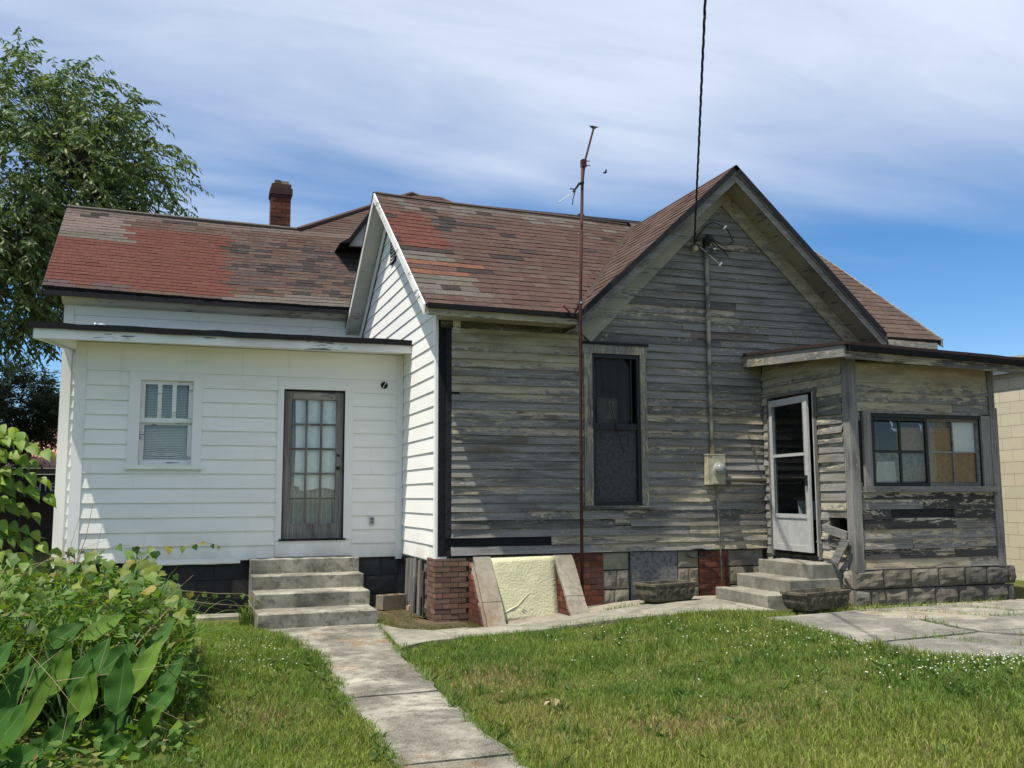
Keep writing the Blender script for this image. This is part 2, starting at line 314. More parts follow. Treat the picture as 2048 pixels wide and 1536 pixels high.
# ---------------------------------------------------------------- mesh helpers
WL = {}                                    # world position of every object made here
class MB:
    def __init__(s): s.V = []; s.F = []; s.C = []
    def v(s, *p): s.V.append(tuple(p[0]) if len(p) == 1 else p); return len(s.V)-1
    def face(s, *pts):
        i = len(s.V); s.V.extend([tuple(p) for p in pts]); s.F.append(tuple(range(i, i+len(pts))))
    def box(s, x0, x1, y0, y1, z0, z1):
        i = len(s.V)
        s.V += [(x0,y0,z0),(x1,y0,z0),(x1,y1,z0),(x0,y1,z0),(x0,y0,z1),(x1,y0,z1),(x1,y1,z1),(x0,y1,z1)]
        s.F += [tuple(i+j for j in f) for f in ((0,3,2,1),(4,5,6,7),(0,1,5,4),(1,2,6,5),(2,3,7,6),(3,0,4,7))]; return s
    def hexa(s, b, t):
        """box from four bottom and four top corners (same winding, counter-clockwise from above)"""
        i = len(s.V); s.V += [tuple(p) for p in b] + [tuple(p) for p in t]
        s.F += [tuple(i+j for j in f) for f in ((0,3,2,1),(4,5,6,7),(0,1,5,4),(1,2,6,5),(2,3,7,6),(3,0,4,7))]; return s
    def slab(s, pts, off):
        """polygon thickened by the vector off"""
        n = len(pts); i = len(s.V); o = Vector(off)
        s.V += [tuple(p) for p in pts] + [tuple(Vector(p)+o) for p in pts]
        s.F.append(tuple(range(i, i+n))); s.F.append(tuple(range(i+2*n-1, i+n-1, -1)))
        for a in range(n):
            b = (a+1) % n; s.F.append((i+a, i+n+a, i+n+b, i+b))
        return s
    def beam(s, p, q, w, h, up=(0,0,1)):
        p, q = Vector(p), Vector(q); d = (q-p).normalized(); up = Vector(up)
        r = d.cross(up); r = r.normalized() if r.length > 1e-6 else Vector((1,0,0)); u = r.cross(d).normalized()
        c = [(-w/2,-h/2),(w/2,-h/2),(w/2,h/2),(-w/2,h/2)]
        i = len(s.V)
        for e in (p, q): s.V += [tuple(e + r*a + u*b) for a, b in c]
        s.F += [(i,i+1,i+2,i+3)[::-1],(i+4,i+5,i+6,i+7)] + [(i+a, i+(a+1)%4, i+4+(a+1)%4, i+4+a) for a in range(4)]
        return s
    def tube(s, pts, rad, seg=8, cap=True):
        pts = [Vector(p) for p in pts]; n = len(pts)
        if isinstance(rad, (int, float)): rad = [rad]*n
        i0 = len(s.V); t = (pts[1]-pts[0]).normalized()
        a = t.orthogonal().normalized()
        for k in range(n):
            if 0 < k < n-1: t2 = (pts[k+1]-pts[k-1])
            elif k == 0: t2 = pts[1]-pts[0]
            else: t2 = pts[-1]-pts[-2]
            t2 = t2.normalized() if t2.length > 1e-9 else t
            a = (a - t2*a.dot(t2)); a = a.normalized() if a.length > 1e-6 else t2.orthogonal().normalized(); b = t2.cross(a); t = t2
            for j in range(seg):
                th = 2*math.pi*j/seg; s.V.append(tuple(pts[k] + (a*math.cos(th)+b*math.sin(th))*rad[k]))
        for k in range(n-1):
            for j in range(seg):
                j2 = (j+1) % seg; s.F.append((i0+k*seg+j, i0+k*seg+j2, i0+(k+1)*seg+j2, i0+(k+1)*seg+j))
        if cap:
            s.F.append(tuple(i0+j for j in range(seg))[::-1]); s.F.append(tuple(i0+(n-1)*seg+j for j in range(seg)))
        return s
    def lathe(s, c, axis, prof, seg=14):
        """rings of (distance along axis, radius)"""
        c = Vector(c); ax = Vector(axis).normalized(); a = ax.orthogonal().normalized(); b = ax.cross(a); i0 = len(s.V)
        for d, r in prof:
            for j in range(seg):
                th = 2*math.pi*j/seg; s.V.append(tuple(c + ax*d + (a*math.cos(th)+b*math.sin(th))*max(r, 1e-4)))
        for k in range(len(prof)-1):
            for j in range(seg):
                j2 = (j+1) % seg; s.F.append((i0+k*seg+j, i0+k*seg+j2, i0+(k+1)*seg+j2, i0+(k+1)*seg+j))
        s.F.append(tuple(i0+j for j in range(seg))[::-1]); s.F.append(tuple(i0+(len(prof)-1)*seg+j for j in range(seg))); return s

def setcol(me, col):
    a = me.color_attributes.new('col', 'FLOAT_COLOR', 'POINT'); n = len(me.vertices)
    arr = np.ones((n, 4), np.float32); arr[:, :3] = np.asarray(col, np.float32); a.data.foreach_set('color', arr.ravel())
def obj(name, mb, mat, parent=None, col=None, smooth=False, base=False):
    """link one mesh object; its origin goes to the middle (or the foot) of its vertices"""
    V = np.asarray(mb.V if isinstance(mb, MB) else mb[0], float); F = mb.F if isinstance(mb, MB) else mb[1]
    lo, hi = V.min(0), V.max(0); c = (lo+hi)/2
    if base: c[2] = lo[2]
    me = bpy.data.meshes.new(name); me.from_pydata((V-c).tolist(), [], F); me.update()
    if col is not None: setcol(me, col)
    if smooth: me.polygons.foreach_set('use_smooth', [True]*len(me.polygons))
    me.materials.append(M[mat])
    o = bpy.data.objects.new(name, me); COL.objects.link(o); WL[o] = c
    if parent is not None: o.parent = parent; o.location = Vector(c - WL[parent])
    else: o.location = Vector(c)
    return o
def big(name, V, F, mat, col=None, tri=True, smooth=False, parent=None):
    """large triangle mesh from numpy arrays"""
    me = bpy.data.meshes.new(name); nv, nf = len(V), len(F); k = F.shape[1]
    me.vertices.add(nv); me.vertices.foreach_set('co', np.asarray(V, np.float32).ravel())
    me.loops.add(nf*k); me.loops.foreach_set('vertex_index', np.asarray(F, np.int32).ravel())
    me.polygons.add(nf); me.polygons.foreach_set('loop_start', np.arange(0, nf*k, k, dtype=np.int32))
    me.update(calc_edges=True); me.validate()
    if smooth: me.polygons.foreach_set('use_smooth', np.ones(nf, bool))
    if col is not None: setcol(me, col)
    me.materials.append(M[mat]); o = bpy.data.objects.new(name, me); COL.objects.link(o); WL[o] = np.zeros(3)
    if parent is not None: o.parent = parent; o.location = Vector(-WL[parent]) if parent in WL else Vector((0,0,0)); WL[o] = np.zeros(3)
    return o
def tag(o, label, cat, group=None, kind=None):
    o['label'] = label
    if cat: o['category'] = cat
    if group: o['group'] = group
    if kind: o['kind'] = kind
    return o
def struct(o, label): o['kind'] = 'structure'; o['label'] = label; return o
def empty(name, loc, label, cat, group=None):
    o = bpy.data.objects.new(name, None); COL.objects.link(o); o.location = loc; o.empty_display_size = 0.2; WL[o] = np.array(loc, float)
    return tag(o, label, cat, group)
def jit(c, a): 
    f = 1 + random.uniform(-a, a); return tuple(max(0, v*f*(1+random.uniform(-a, a)*0.25)) for v in c)
def nz(x, y=0.0, z=0.0): return mnoise.noise(Vector((x, y, z)))

# ---------------------------------------------------------------- ground
def g(x, y=0.0):
    t = min(1.0, max(0.0, (x-3.3)/3.0)); return 0.21*t*t*(3-2*t)
def gnp(x):
    t = np.clip((x-3.3)/3.0, 0, 1); return 0.21*t*t*(3-2*t)
xs = [-600,-200,-80,-40,-20] + list(np.arange(-12, 16.01, 0.4)) + [25,40,90,220,600]
ys = [-300,-80,-20,-6,0] + list(np.arange(2, 20.01, 0.4)) + [25,32,45,80,200,700]
mb = MB()
for yy in ys:
    for xx in xs: mb.V.append((xx, yy, g(xx)-0.012 + 0.008*nz(xx*1.3, yy*1.3)*(1 if -12 < xx < 16 and 2 < yy < 20 else 0)))
nx = len(xs)
for j in range(len(ys)-1):
    for i in range(nx-1): mb.F.append((j*nx+i, j*nx+i+1, (j+1)*nx+i+1, (j+1)*nx+i))
struct(obj('ground', mb, 'lawn_ground', smooth=True), 'grassy yard ground running out to the horizon')
# ---------------------------------------------------------------- paving
def strip(name, parent, L, R, mat, dz=0.03, skirt=0.09, rag=0.012, step=0.22, seed=0):
    """one slab between two edge polylines of equal length, with ragged edges, lying on the ground"""
    def dens(P):
        out = []
        for a, b in zip(P[:-1], P[1:]):
            n = max(1, int(math.hypot(b[0]-a[0], b[1]-a[1])/step))
            out += [(a[0]+(b[0]-a[0])*i/n, a[1]+(b[1]-a[1])*i/n) for i in range(n)]
        return out + [P[-1]]
    m = max(2, int(max(math.hypot(L[-1][0]-L[0][0], L[-1][1]-L[0][1]), 0.4)/step)+1)
    def resample(P):
        d = [0]
        for a, b in zip(P[:-1], P[1:]): d.append(d[-1]+math.hypot(b[0]-a[0], b[1]-a[1]))
        out = []
        for i in range(m):
            s = d[-1]*i/(m-1)
            for k in range(len(P)-1):
                if s <= d[k+1]+1e-9:
                    t = (s-d[k])/max(1e-9, d[k+1]-d[k]); out.append((P[k][0]+(P[k+1][0]-P[k][0])*t, P[k][1]+(P[k+1][1]-P[k][1])*t)); break
        return out
    L, R = resample(L), resample(R); mb = MB(); w = 4; rows = []
    for i in range(m):
        row = []
        for j in range(w+1):
            t = j/w; x = L[i][0]+(R[i][0]-L[i][0])*t; y = L[i][1]+(R[i][1]-L[i][1])*t
            if j in (0, w): x += rag*2*nz(x*5+seed, y*5, 3.3); y += rag*2*nz(x*5, y*5+seed, 7.7)
            row.append(mb.v(x, y, g(x)+dz+0.006*nz(x*2, y*2, seed) - (0.006 if j in (0, w) or i in (0, m-1) else 0)))
        rows.append(row)
    for a, b in zip(rows[:-1], rows[1:]):
        for j in range(w): mb.F.append((a[j], a[j+1], b[j+1], b[j]))
    ring = [r[0] for r in rows] + rows[-1][1:] + [r[-1] for r in rows[::-1][1:]] + rows[0][::-1][1:-1]
    low = [mb.v(mb.V[i][0], mb.V[i][1], mb.V[i][2]-skirt) for i in ring]; n = len(ring)
    for i in range(n): mb.F.append((ring[i], ring[(i+1) % n], low[(i+1) % n], low[i]))
    return obj(name, mb, mat, parent)
def pavement(name, loc, label):
    o = bpy.data.objects.new(name, None); COL.objects.link(o); o.location = loc; WL[o] = np.array(loc, float); return struct(o, label)
path = pavement('path', (1.6, 8.5, 0), 'cracked narrow concrete path leading up to the white addition steps')
PJ = [(12.07, 1.02, 2.40), (10.02, 1.36, 2.17), (7.76, 1.27, 2.05), (6.66, 1.25, 2.00), (5.74, 1.24, 1.97), (4.6, 1.22, 1.96), (3.4, 1.22, 1.96), (2.2, 1.22, 1.96)]
for i, (a, b) in enumerate(zip(PJ[:-1], PJ[1:])):
    strip('slab', path, [(a[1], a[0]-0.006), (b[1], b[0]+0.006)], [(a[2], a[0]-0.006), (b[2], b[0]+0.006)], 'path_concrete', 0.026+0.006*(i % 2), 0.09, 0.03, 0.16, i*3.1)
wk = pavement('walkway', (4.5, 10.8, 0), 'pale concrete walkway curving along the grey house wall')
far = [(2.36, 12.05), (2.51, 11.43), (2.86, 11.16), (3.27, 11.24), (3.7, 11.22), (4.34, 11.2), (5.0, 11.17), (5.73, 11.22), (6.74, 11.40)]
near = [(2.21, 10.05), (2.55, 10.38), (3.04, 10.47), (3.6, 10.57), (4.28, 10.57), (4.89, 10.49), (5.42, 10.24), (6.1, 10.13), (6.47, 9.95)]
for i, (a, b) in enumerate(((0, 2), (2, 3), (3, 4), (4, 6), (6, 8))):
    strip('slab', wk, near[a:b+1], far[a:b+1], 'clean_concrete', 0.036+0.005*(i % 2), 0.09, 0.012, 0.16, 20+i)
strip('slab', wk, [(6.49, 9.95), (6.75, 9.93)], [(6.752, 11.38), (6.765, 11.33)], 'clean_concrete', 0.035, 0.09, 0.006, 0.15, 31)
strip('slab', wk, [(-1.2, 13.45), (0.80, 13.42)], [(-1.2, 13.86), (0.80, 13.86)], 'clean_concrete', 0.03, 0.09, 0.02, 0.16, 35)
dv = pavement('driveway', (8.5, 8, 0.2), 'broken grey asphalt driveway beside the sun porch')
dsl = [([(6.30, 9.48), (6.15, 8.47), (6.02, 7.55)], [(7.75, 9.66), (7.75, 8.6), (7.6, 7.75)]),
       ([(7.78, 9.66), (7.78, 8.6), (7.64, 7.75)], [(10.9, 9.80), (11.2, 8.8), (11.6, 7.9)]),
       ([(6.03, 7.50), (6.18, 6.75), (6.75, 6.30)], [(7.62, 7.68), (8.1, 7.05), (8.6, 6.6)]),
       ([(7.67, 7.70), (8.15, 7.05), (8.65, 6.6)], [(11.65, 7.85), (12.0, 6.6), (12.3, 5.6)]),
       ([(10.95, 9.80), (11.25, 8.8), (11.65, 7.9)], [(12.9, 9.9), (12.9, 8.8), (12.9, 7.9)])]
for i, (a, b) in enumerate(dsl): strip('asphalt_slab', dv, a, b, 'asphalt', 0.018+0.006*(i % 2), 0.06, 0.05, 0.14, 50+i*2)
def sheet(name, pts, mat, dz, label, rag=0.05):
    mb = MB(); P = []
    for a, b in zip(pts, pts[1:]+pts[:1]):
        n = max(1, int(math.hypot(b[0]-a[0], b[1]-a[1])/0.15))
        for i in range(n):
            x = a[0]+(b[0]-a[0])*i/n; y = a[1]+(b[1]-a[1])*i/n
            P.append((x+rag*nz(x*4, y*4, 1.2), y+rag*nz(x*4, y*4, 8.2)))
    cx = sum(p[0] for p in P)/len(P); cy = sum(p[1] for p in P)/len(P)
    rings = [[mb.v(cx+(x-cx)*k, cy+(y-cy)*k, g(cx+(x-cx)*k)+dz*(1 if k < 1 else 0.2)) for x, y in P] for k in (1, 0.8, 0.5)]
    c = mb.v(cx, cy, g(cx)+dz); n = len(P)
    for a, b in zip(rings[:-1], rings[1:]):
        for i in range(n): mb.F.append((a[i], a[(i+1) % n], b[(i+1) % n], b[i]))
    for i in range(n): mb.F.append((rings[-1][i], rings[-1][(i+1) % n], c))
    return struct(obj(name, mb, mat, smooth=True), label)
sheet('soil_bed', [(2.40, 13.86), (2.42, 12.2), (2.56, 11.5), (2.9, 11.22), (3.45, 11.28), (3.45, 11.8), (3.06, 11.86), (3.06, 13.86)], 'soil', 0.035, 'dry soil bed between the steps and the brick corner pier')
sheet('cellar_sill', [(3.74, 11.16), (4.68, 11.16), (4.68, 11.72), (3.74, 11.72)], 'cap_concrete', 0.012, 'strip of pale ground at the foot of the foam board')
sheet('gravel_bed', [(4.95, 11.22), (5.7, 11.27), (6.7, 11.46), (7.2, 11.5), (7.2, 11.82), (4.95, 11.82)], 'gravel_bed', 0.014, 'pale gravel strip under the grey wall by the planter')
sheet('sand_patch', [(7.55, 9.55), (8.3, 9.45), (9.0, 8.7), (8.4, 8.35), (7.7, 8.9)], 'gravel_bed', 0.032, 'pale sandy patch worn through the driveway asphalt', 0.22)
sheet('dirt_patch', [(7.15, 10.15), (7.7, 9.72), (10.9, 9.83), (10.9, 9.95), (8.0, 9.98)], 'gravel_bed', 0.012, 'dirt strip along the rock-faced porch footing')

# ---------------------------------------------------------------- house
house = empty('house', (5.0, 14.0, 0.0), 'old single-storey house, white painted addition on the left and bare grey clapboards on the right', 'house')
class Wall:
    def __init__(s, o, ua, na): s.o, s.ua, s.na = Vector(o), Vector(ua), Vector(na)
    def P(s, u, n, z): return tuple(s.o + s.ua*u + s.na*n + Vector((0, 0, z)))
YA, YB, YL, XS, YP, XP, XR = 13.9, 11.85, 17.6, 3.07, 9.95, 7.93, 10.27
WA = Wall((0, YA, 0), (1, 0, 0), (0, -1, 0)); WB = Wall((0, YB, 0), (1, 0, 0), (0, -1, 0)); WLw = Wall((0, YL, 0), (1, 0, 0), (0, -1, 0))
WS = Wall((XS, 0, 0), (0, 1, 0), (-1, 0, 0)); WP = Wall((0, YP, 0), (1, 0, 0), (0, -1, 0)); WQ = Wall((XP, 0, 0), (0, 1, 0), (-1, 0, 0))
def wbox(mb, W, u0, u1, n0, n1, z0, z1):
    return mb.hexa([W.P(u0, n0, z0), W.P(u1, n0, z0), W.P(u1, n1, z0), W.P(u0, n1, z0)], [W.P(u0, n0, z1), W.P(u1, n0, z1), W.P(u1, n1, z1), W.P(u0, n1, z1)])
def wpart(name, parent, W, u0, u1, n0, n1, z0, z1, mat, col=None): return obj(name, wbox(MB(), W, u0, u1, n0, n1, z0, z1), mat, parent, col)
def core(name, W, u0, u1, z0, z1, holes, mat, th=0.12, extra=None, n=0.0):
    us = sorted({u0, u1, *[h[0] for h in holes], *[h[1] for h in holes]}); zs = sorted({z0, z1, *[h[2] for h in holes], *[h[3] for h in holes]})
    us = [u for u in us if u0 <= u <= u1]; zs = [z for z in zs if z0 <= z <= z1]; mb = MB()
    for a, b in zip(us[:-1], us[1:]):
        for c, d in zip(zs[:-1], zs[1:]):
            mu, mz = (a+b)/2, (c+d)/2
            if any(h[0] < mu < h[1] and h[2] < mz < h[3] for h in holes): continue
            wbox(mb, W, a, b, n, n-th, c, d)
    if extra: extra(mb)
    return obj(name, mb, mat, house)
def board(parent, W, zb, zt, ub0, ub1, ut0, ut1, mat, n0, n1, col, warp, name='board'):
    ln = abs(ub1-ub0); n = max(2, int(ln/0.28)+1); mb = MB(); sd = random.random()*90
    tw0, tw1 = (random.random()**3)*warp*1.3, (random.random()**3)*warp*1.3
    CV = []
    for i in range(n):
        t = i/(n-1); ub = ub0+(ub1-ub0)*t; ut = ut0+(ut1-ut0)*t
        dz = warp*0.40*nz(ub*2.4, sd) ; cur = warp*(abs(nz(ub*1.3, sd, 4))*0.7) + tw0*max(0, 1-t*4) + tw1*max(0, t*4-3)
        mb.V += [W.P(ut, n0, zt), W.P(ub, n1+cur, zb+dz), W.P(ub, max(n1+cur-0.013, 0.001), zb+dz+0.001)]
        CV += [(col[0]+0.20, col[1], col[2]), (col[0]-0.10, col[1], col[2]), (col[0]-0.10, col[1], col[2])]     # old paint clings below the lap
    for i in range(n-1):
        a, b = i*3, i*3+3; mb.F += [(a, a+1, b+1, b), (a+1, a+2, b+2, b+1)]
    mb.F += [(0, 2, 1), (3*n-3, 3*n-2, 3*n-1)]
    return obj(name, mb, mat, parent, CV)
def clad(parent, W, z0, z1, ex, ulim, holes, mat, n0, n1, colf, joint=0.0, warp=0.0, lap=0.012):
    k = 0
    while z0+k*ex < z1-0.02:
        zb = z0+k*ex; ztn = min(zb+ex, z1); zt = min(ztn+lap, z1); k += 1
        b0, b1 = ulim(zb); t0, t1 = ulim(zt)
        if b1-b0 < 0.03: continue
        if t1 < t0: t0 = t1 = (t0+t1)/2
        segs = [(b0, b1, t0, t1)]; extra = []
        for h in holes:
            lo, hi = max(zb, h[2]), min(ztn, h[3])
            if hi-lo < 0.006: continue
            ns = []
            for s in segs:
                if h[1] <= s[0] or h[0] >= s[1]: ns.append(s); continue
                if h[0]-s[0] > 0.02: ns.append((s[0], h[0], s[2], h[0]))
                if s[1]-h[1] > 0.02: ns.append((h[1], s[1], h[1], s[3]))
                a, b = max(s[0], h[0]), min(s[1], h[1])
                if lo-zb > 0.02: extra.append((zb, lo, a, b))
                elif ztn-hi > 0.02: extra.append((hi, zt, a, b))
            segs = ns
        for s in segs:
            cuts = [s[0]]
            if joint:
                while s[1]-cuts[-1] > joint*1.25:
                    c = cuts[-1] + random.uniform(0.55, 1.35)*joint
                    if s[1]-c < 0.35: break
                    cuts.append(c)
            cuts.append(s[1])
            for i, (a, b) in enumerate(zip(cuts[:-1], cuts[1:])):
                ua, ub = a + (0.0015 if i else 0), b - (0.0015 if i < len(cuts)-2 else 0)
                ta = s[2] if i == 0 else ua; tb = s[3] if i == len(cuts)-2 else ub
                board(parent, W, zb, zt, ua, ub, ta, tb, mat, n0, n1, colf((a+b)/2, zb), warp)
        for (zl, zh, a, b) in extra: board(parent, W, zl, zh, a, b, a, b, mat, n0, n1, colf((a+b)/2, zb), 0)

def room(parent, W, u0, u1, z0, z1, d=0.7, n=-0.121):
    mb = MB(); c = [(u0, z0), (u1, z0), (u1, z1), (u0, z1)]
    mb.face(*[W.P(u, n-d, z) for u, z in c])
    for (a, b) in zip(c, c[1:]+c[:1]): mb.face(W.P(a[0], n, a[1]), W.P(b[0], n, b[1]), W.P(b[0], n-d, b[1]), W.P(a[0], n-d, a[1]))
    return obj('room_lining', mb, 'interior_dark', parent)
# --- white addition
WIN_A = (-0.745, 0.21, 1.985, 3.25); DOOR_A = (1.237, 2.317, 0.74, 3.25)
a_core = core('addition_wall', WA, -1.42, XS, 0.73, 3.72, [(-0.60, 0.088, 2.045, 3.22), (1.32, 2.20, 1.0, 3.145)], 'dirty_white')
clad(a_core, WA, 0.735, 3.32, 0.1988, lambda z: (-1.292, 2.965), [WIN_A, DOOR_A], 'white_siding', 0.002, 0.019, lambda u, z: (0, 0, 0), 2.6, 0.003)
for (u0, u1, z0, z1, n) in ((-1.43, -1.29, 0.72, 3.70, 0.026), (2.963, 3.055, 0.70, 3.70, 0.030)): wpart('corner_board', a_core, WA, u0, u1, 0.0, n, z0, z1, 'white_trim')
wpart('frieze_board', a_core, WA, -1.289, 2.962, 0.0, 0.020, 3.322, 3.70, 'white_siding')
wpart('kick_board', a_core, WA, 1.24, 2.315, 0.0, 0.021, 0.765, 0.985, 'white_siding')
fl = MB()
for i in range(13):
    u = -0.6+i*0.115; fl.V += [WA.P(u, 0.026, 0.765), WA.P(u, 0.030+0.018*abs(nz(u*5)), 0.70+0.014*nz(u*4, 3)), WA.P(u, 0.024, 0.69+0.014*nz(u*4, 3))]
for i in range(12): a = 3*i; fl.F += [(a, a+1, a+4, a+3), (a+1, a+2, a+5, a+4)]
obj('flashing', fl, 'white_trim', house)
# window of the addition
mb = MB(); wbox(mb, WA, -0.745, -0.597, 0, 0.030, 2.045, 3.32); wbox(mb, WA, 0.086, 0.21, 0, 0.030, 2.045, 3.32); wbox(mb, WA, -0.5965, 0.0855, 0, 0.0305, 3.21, 3.32)
win = obj('window', mb, 'white_trim', house)
wpart('sill', win, WA, -0.765, 0.228, 0, 0.062, 1.985, 2.044, 'white_trim')
def sash(parent, W, u0, u1, z0, z1, n, fr, cols, rows, mat, mat_m, mw=0.022, glass=True, th=0.03):
    mb = MB(); wbox(mb, W, u0, u0+fr, n-th, n, z0, z1); wbox(mb, W, u1-fr, u1, n-th, n, z0, z1)
    wbox(mb, W, u0+fr+.0005, u1-fr-.0005, n-th, n, z1-fr, z1); wbox(mb, W, u0+fr+.0005, u1-fr-.0005, n-th, n, z0, z0+fr*1.15)
    s = obj('sash', mb, mat, parent); a0, a1, c0, c1 = u0+fr, u1-fr, z0+fr*1.15, z1-fr
    for i in range(1, cols):
        u = a0+(a1-a0)*i/cols; wpart('muntin', s, W, u-mw/2, u+mw/2, n-th*0.8, n-0.004, c0, c1, mat_m)
    for j in range(1, rows):
        z = c0+(c1-c0)*j/rows; wpart('muntin', s, W, a0, a1, n-th*0.75, n-0.006, z-mw/2, z+mw/2, mat_m)
    if glass:
        for i in range(cols):
            for j in range(rows):
                wpart('pane', s, W, a0+(a1-a0)*i/cols+mw/2, a0+(a1-a0)*(i+1)/cols-mw/2, n-th*0.60, n-th*0.48, c0+(c1-c0)*j/rows+(mw/2 if rows > 1 else 0), c0+(c1-c0)*(j+1)/rows-(mw/2 if rows > 1 else 0), 'pane_glass')
    return s
sash(win, WA, -0.597, 0.086, 2.625, 3.212, -0.012, 0.058, 3, 1, 'chipped_white', 'chipped_white', 0.055)
sash(win, WA, -0.597, 0.086, 2.046, 2.655, -0.048, 0.060, 1, 1, 'chipped_white', 'chipped_white')
mb = MB()
for i in range(52):
    z = 2.075+i*0.0222; sag = lambda u: 0.028*math.exp(-((z-2.20)/0.07)**2)*math.sin((u+0.55)*5.6)*(1 if z < 2.19 else -1)
    for (a, b) in ((-0.55, -0.33), (-0.33, -0.1), (-0.1, 0.05)):
        mb.face(WA.P(a, -0.105, z-0.010+sag(a)), WA.P(b, -0.105, z-0.010+sag(b)), WA.P(b, -0.115, z+0.009+sag(b)), WA.P(a, -0.115, z+0.009+sag(a)))
bl = obj('blind', mb, 'plain', win, (0.62, 0.60, 0.55)); bl['kind'] = 'stuff'
room(win, WA, -0.75, 0.25, 1.9, 3.4)
# glazed door of the addition
mb = MB(); wbox(mb, WA, 1.237, 1.322, 0, 0.027, 0.99, 3.145); wbox(mb, WA, 2.198, 2.317, 0, 0.027, 0.99, 3.145); wbox(mb, WA, 1.237, 2.317, 0, 0.0275, 3.1455, 3.25)
df = obj('door_frame', mb, 'white_trim', house)
wpart('threshold', df, WA, 1.29, 2.23, -0.05, 0.045, 0.985, 1.012, 'dark_timber')
mb = MB(); wbox(mb, WA, 1.34, 1.442, -0.075, -0.035, 1.013, 3.12); wbox(mb, WA, 2.080, 2.182, -0.075, -0.035, 1.013, 3.12)
wbox(mb, WA, 1.4425, 2.0795, -0.075, -0.0355, 3.0, 3.12); wbox(mb, WA, 1.4425, 2.0795, -0.075, -0.0355, 1.013, 1.225)
dr = obj('door', mb, 'weathered_post', house, (-0.12, 0.1, 0))
mb = MB(); wbox(mb, WA, 1.3221, 1.3399, -0.09, -0.02, 1.0121, 3.1445); wbox(mb, WA, 2.1821, 2.1979, -0.09, -0.02, 1.0121, 3.1445); wbox(mb, WA, 1.3401, 2.1819, -0.09, -0.02, 3.1201, 3.1445)
obj('jamb', mb, 'dark_timber', dr)
for i in range(3):
    for j in range(5):
        a, b = 1.4425+0.637*i/3, 1.4425+0.637*(i+1)/3; c, d = 1.225+1.775*j/5, 1.225+1.775*(j+1)/5
        wpart('pane', dr, WA, a+0.013, b-0.013, -0.058, -0.054, c+0.013, d-0.013, 'pane_glass')
for i in (1, 2): wpart('muntin', dr, WA, 1.4425+0.637*i/3-0.0145, 1.4425+0.637*i/3+0.0145, -0.068, -0.040, 1.2255, 2.9995, 'weathered_post', (-0.3, 0.25, 0))
for j in range(1, 5): wpart('muntin', dr, WA, 1.443, 2.079, -0.066, -0.042, 1.225+1.775*j/5-0.014, 1.225+1.775*j/5+0.014, 'weathered_wood', (-0.3, 0.25, 0))
wpart('top_rail_patch', dr, WA, 1.46, 2.06, -0.0355, -0.033, 3.01, 3.105, 'cream_trim')
def cloth(name, parent, W, u0, u1, z0, z1, n, amp, freq, col, zc=None, mat='fabric'):
    mb = MB(); nu, nv = 44, 6; sd = random.random()*50
    for j in range(nv+1):
        for i in range(nu+1):
            t, s = i/nu, j/nv; u = u0+(u1-u0)*t
            zlow = z0 + (zc(t) if zc else 0)
            mb.V.append(W.P(u+0.012*nz(t*6, s*3, sd), n+amp*math.sin(t*freq+1.5*nz(t*3, s*1.2, sd)+s*0.6)+amp*0.6*nz(t*9, s*2, sd), zlow+(z1-zlow)*s))
    for j in range(nv):
        for i in range(nu): a = j*(nu+1)+i; mb.F.append((a, a+1, a+nu+2, a+nu+1))
    return obj(name, mb, mat, parent, col, True)
cloth('curtain', dr, WA, 1.50, 2.09, 1.73, 3.03, -0.085, 0.006, 17, (0.78, 0.78, 0.76), lambda t: -0.02+0.05*(t < 0.12)-0.02*math.sin(t*7))
cloth('curtain', dr, WA, 1.42, 2.10, 1.18, 1.90, -0.150, 0.022, 64, (0.50, 0.50, 0.47))
cloth('curtain', dr, WA, 1.42, 1.52, 1.7, 3.05, -0.14, 0.014, 14, (0.45, 0.45, 0.43))
room(dr, WA, 1.2, 2.4, 0.9, 3.3)
kp = obj('lock_plate', wbox(MB(), WA, 2.092, 2.128, -0.035, -0.030, 1.895, 2.06), 'brass', dr)
obj('knob', MB().lathe(WA.P(2.112, -0.030, 2.015), (0, -1, 0), [(0, 0.012), (0.018, 0.012), (0.026, 0.030), (0.042, 0.032), (0.052, 0.020), (0.054, 0.001)], 12), 'black_frame', dr, smooth=True)
obj('deadbolt', MB().lathe(WA.P(2.118, -0.036, 2.20), (0, -1, 0), [(0, 0.022), (0.012, 0.020), (0.014, 0.001)], 12), 'black_frame', dr, smooth=True)
# exhaust outlet and socket
mb = MB().lathe(WA.P(2.772, 0.012, 3.245), (0, -1, 0), [(0, 0.052), (0.010, 0.052), (0.012, 0.047)], 20)
ex = obj('exhaust_outlet', mb, 'tar_black', house)
for i in range(4):
    th = i*math.pi/4+0.3; c, s_ = math.cos(th)*0.045, math.sin(th)*0.045
    obj('fin', MB().beam(WA.P(2.772-c, 0.028, 3.245-s_), WA.P(2.772+c, 0.028, 3.245+s_), 0.010, 0.004, (0, 1, 0)), 'silver_metal' if i == 1 else 'black_frame', ex)
sk = wpart('wall_socket', house, WA, 2.578, 2.642, 0.015, 0.045, 1.195, 1.315, 'aluminium')
for z in (1.215, 1.262): wpart('socket_cover', sk, WA, 2.588, 2.632, 0.0455, 0.052, z, z+0.036, 'plain', (0.16, 0.16, 0.16))
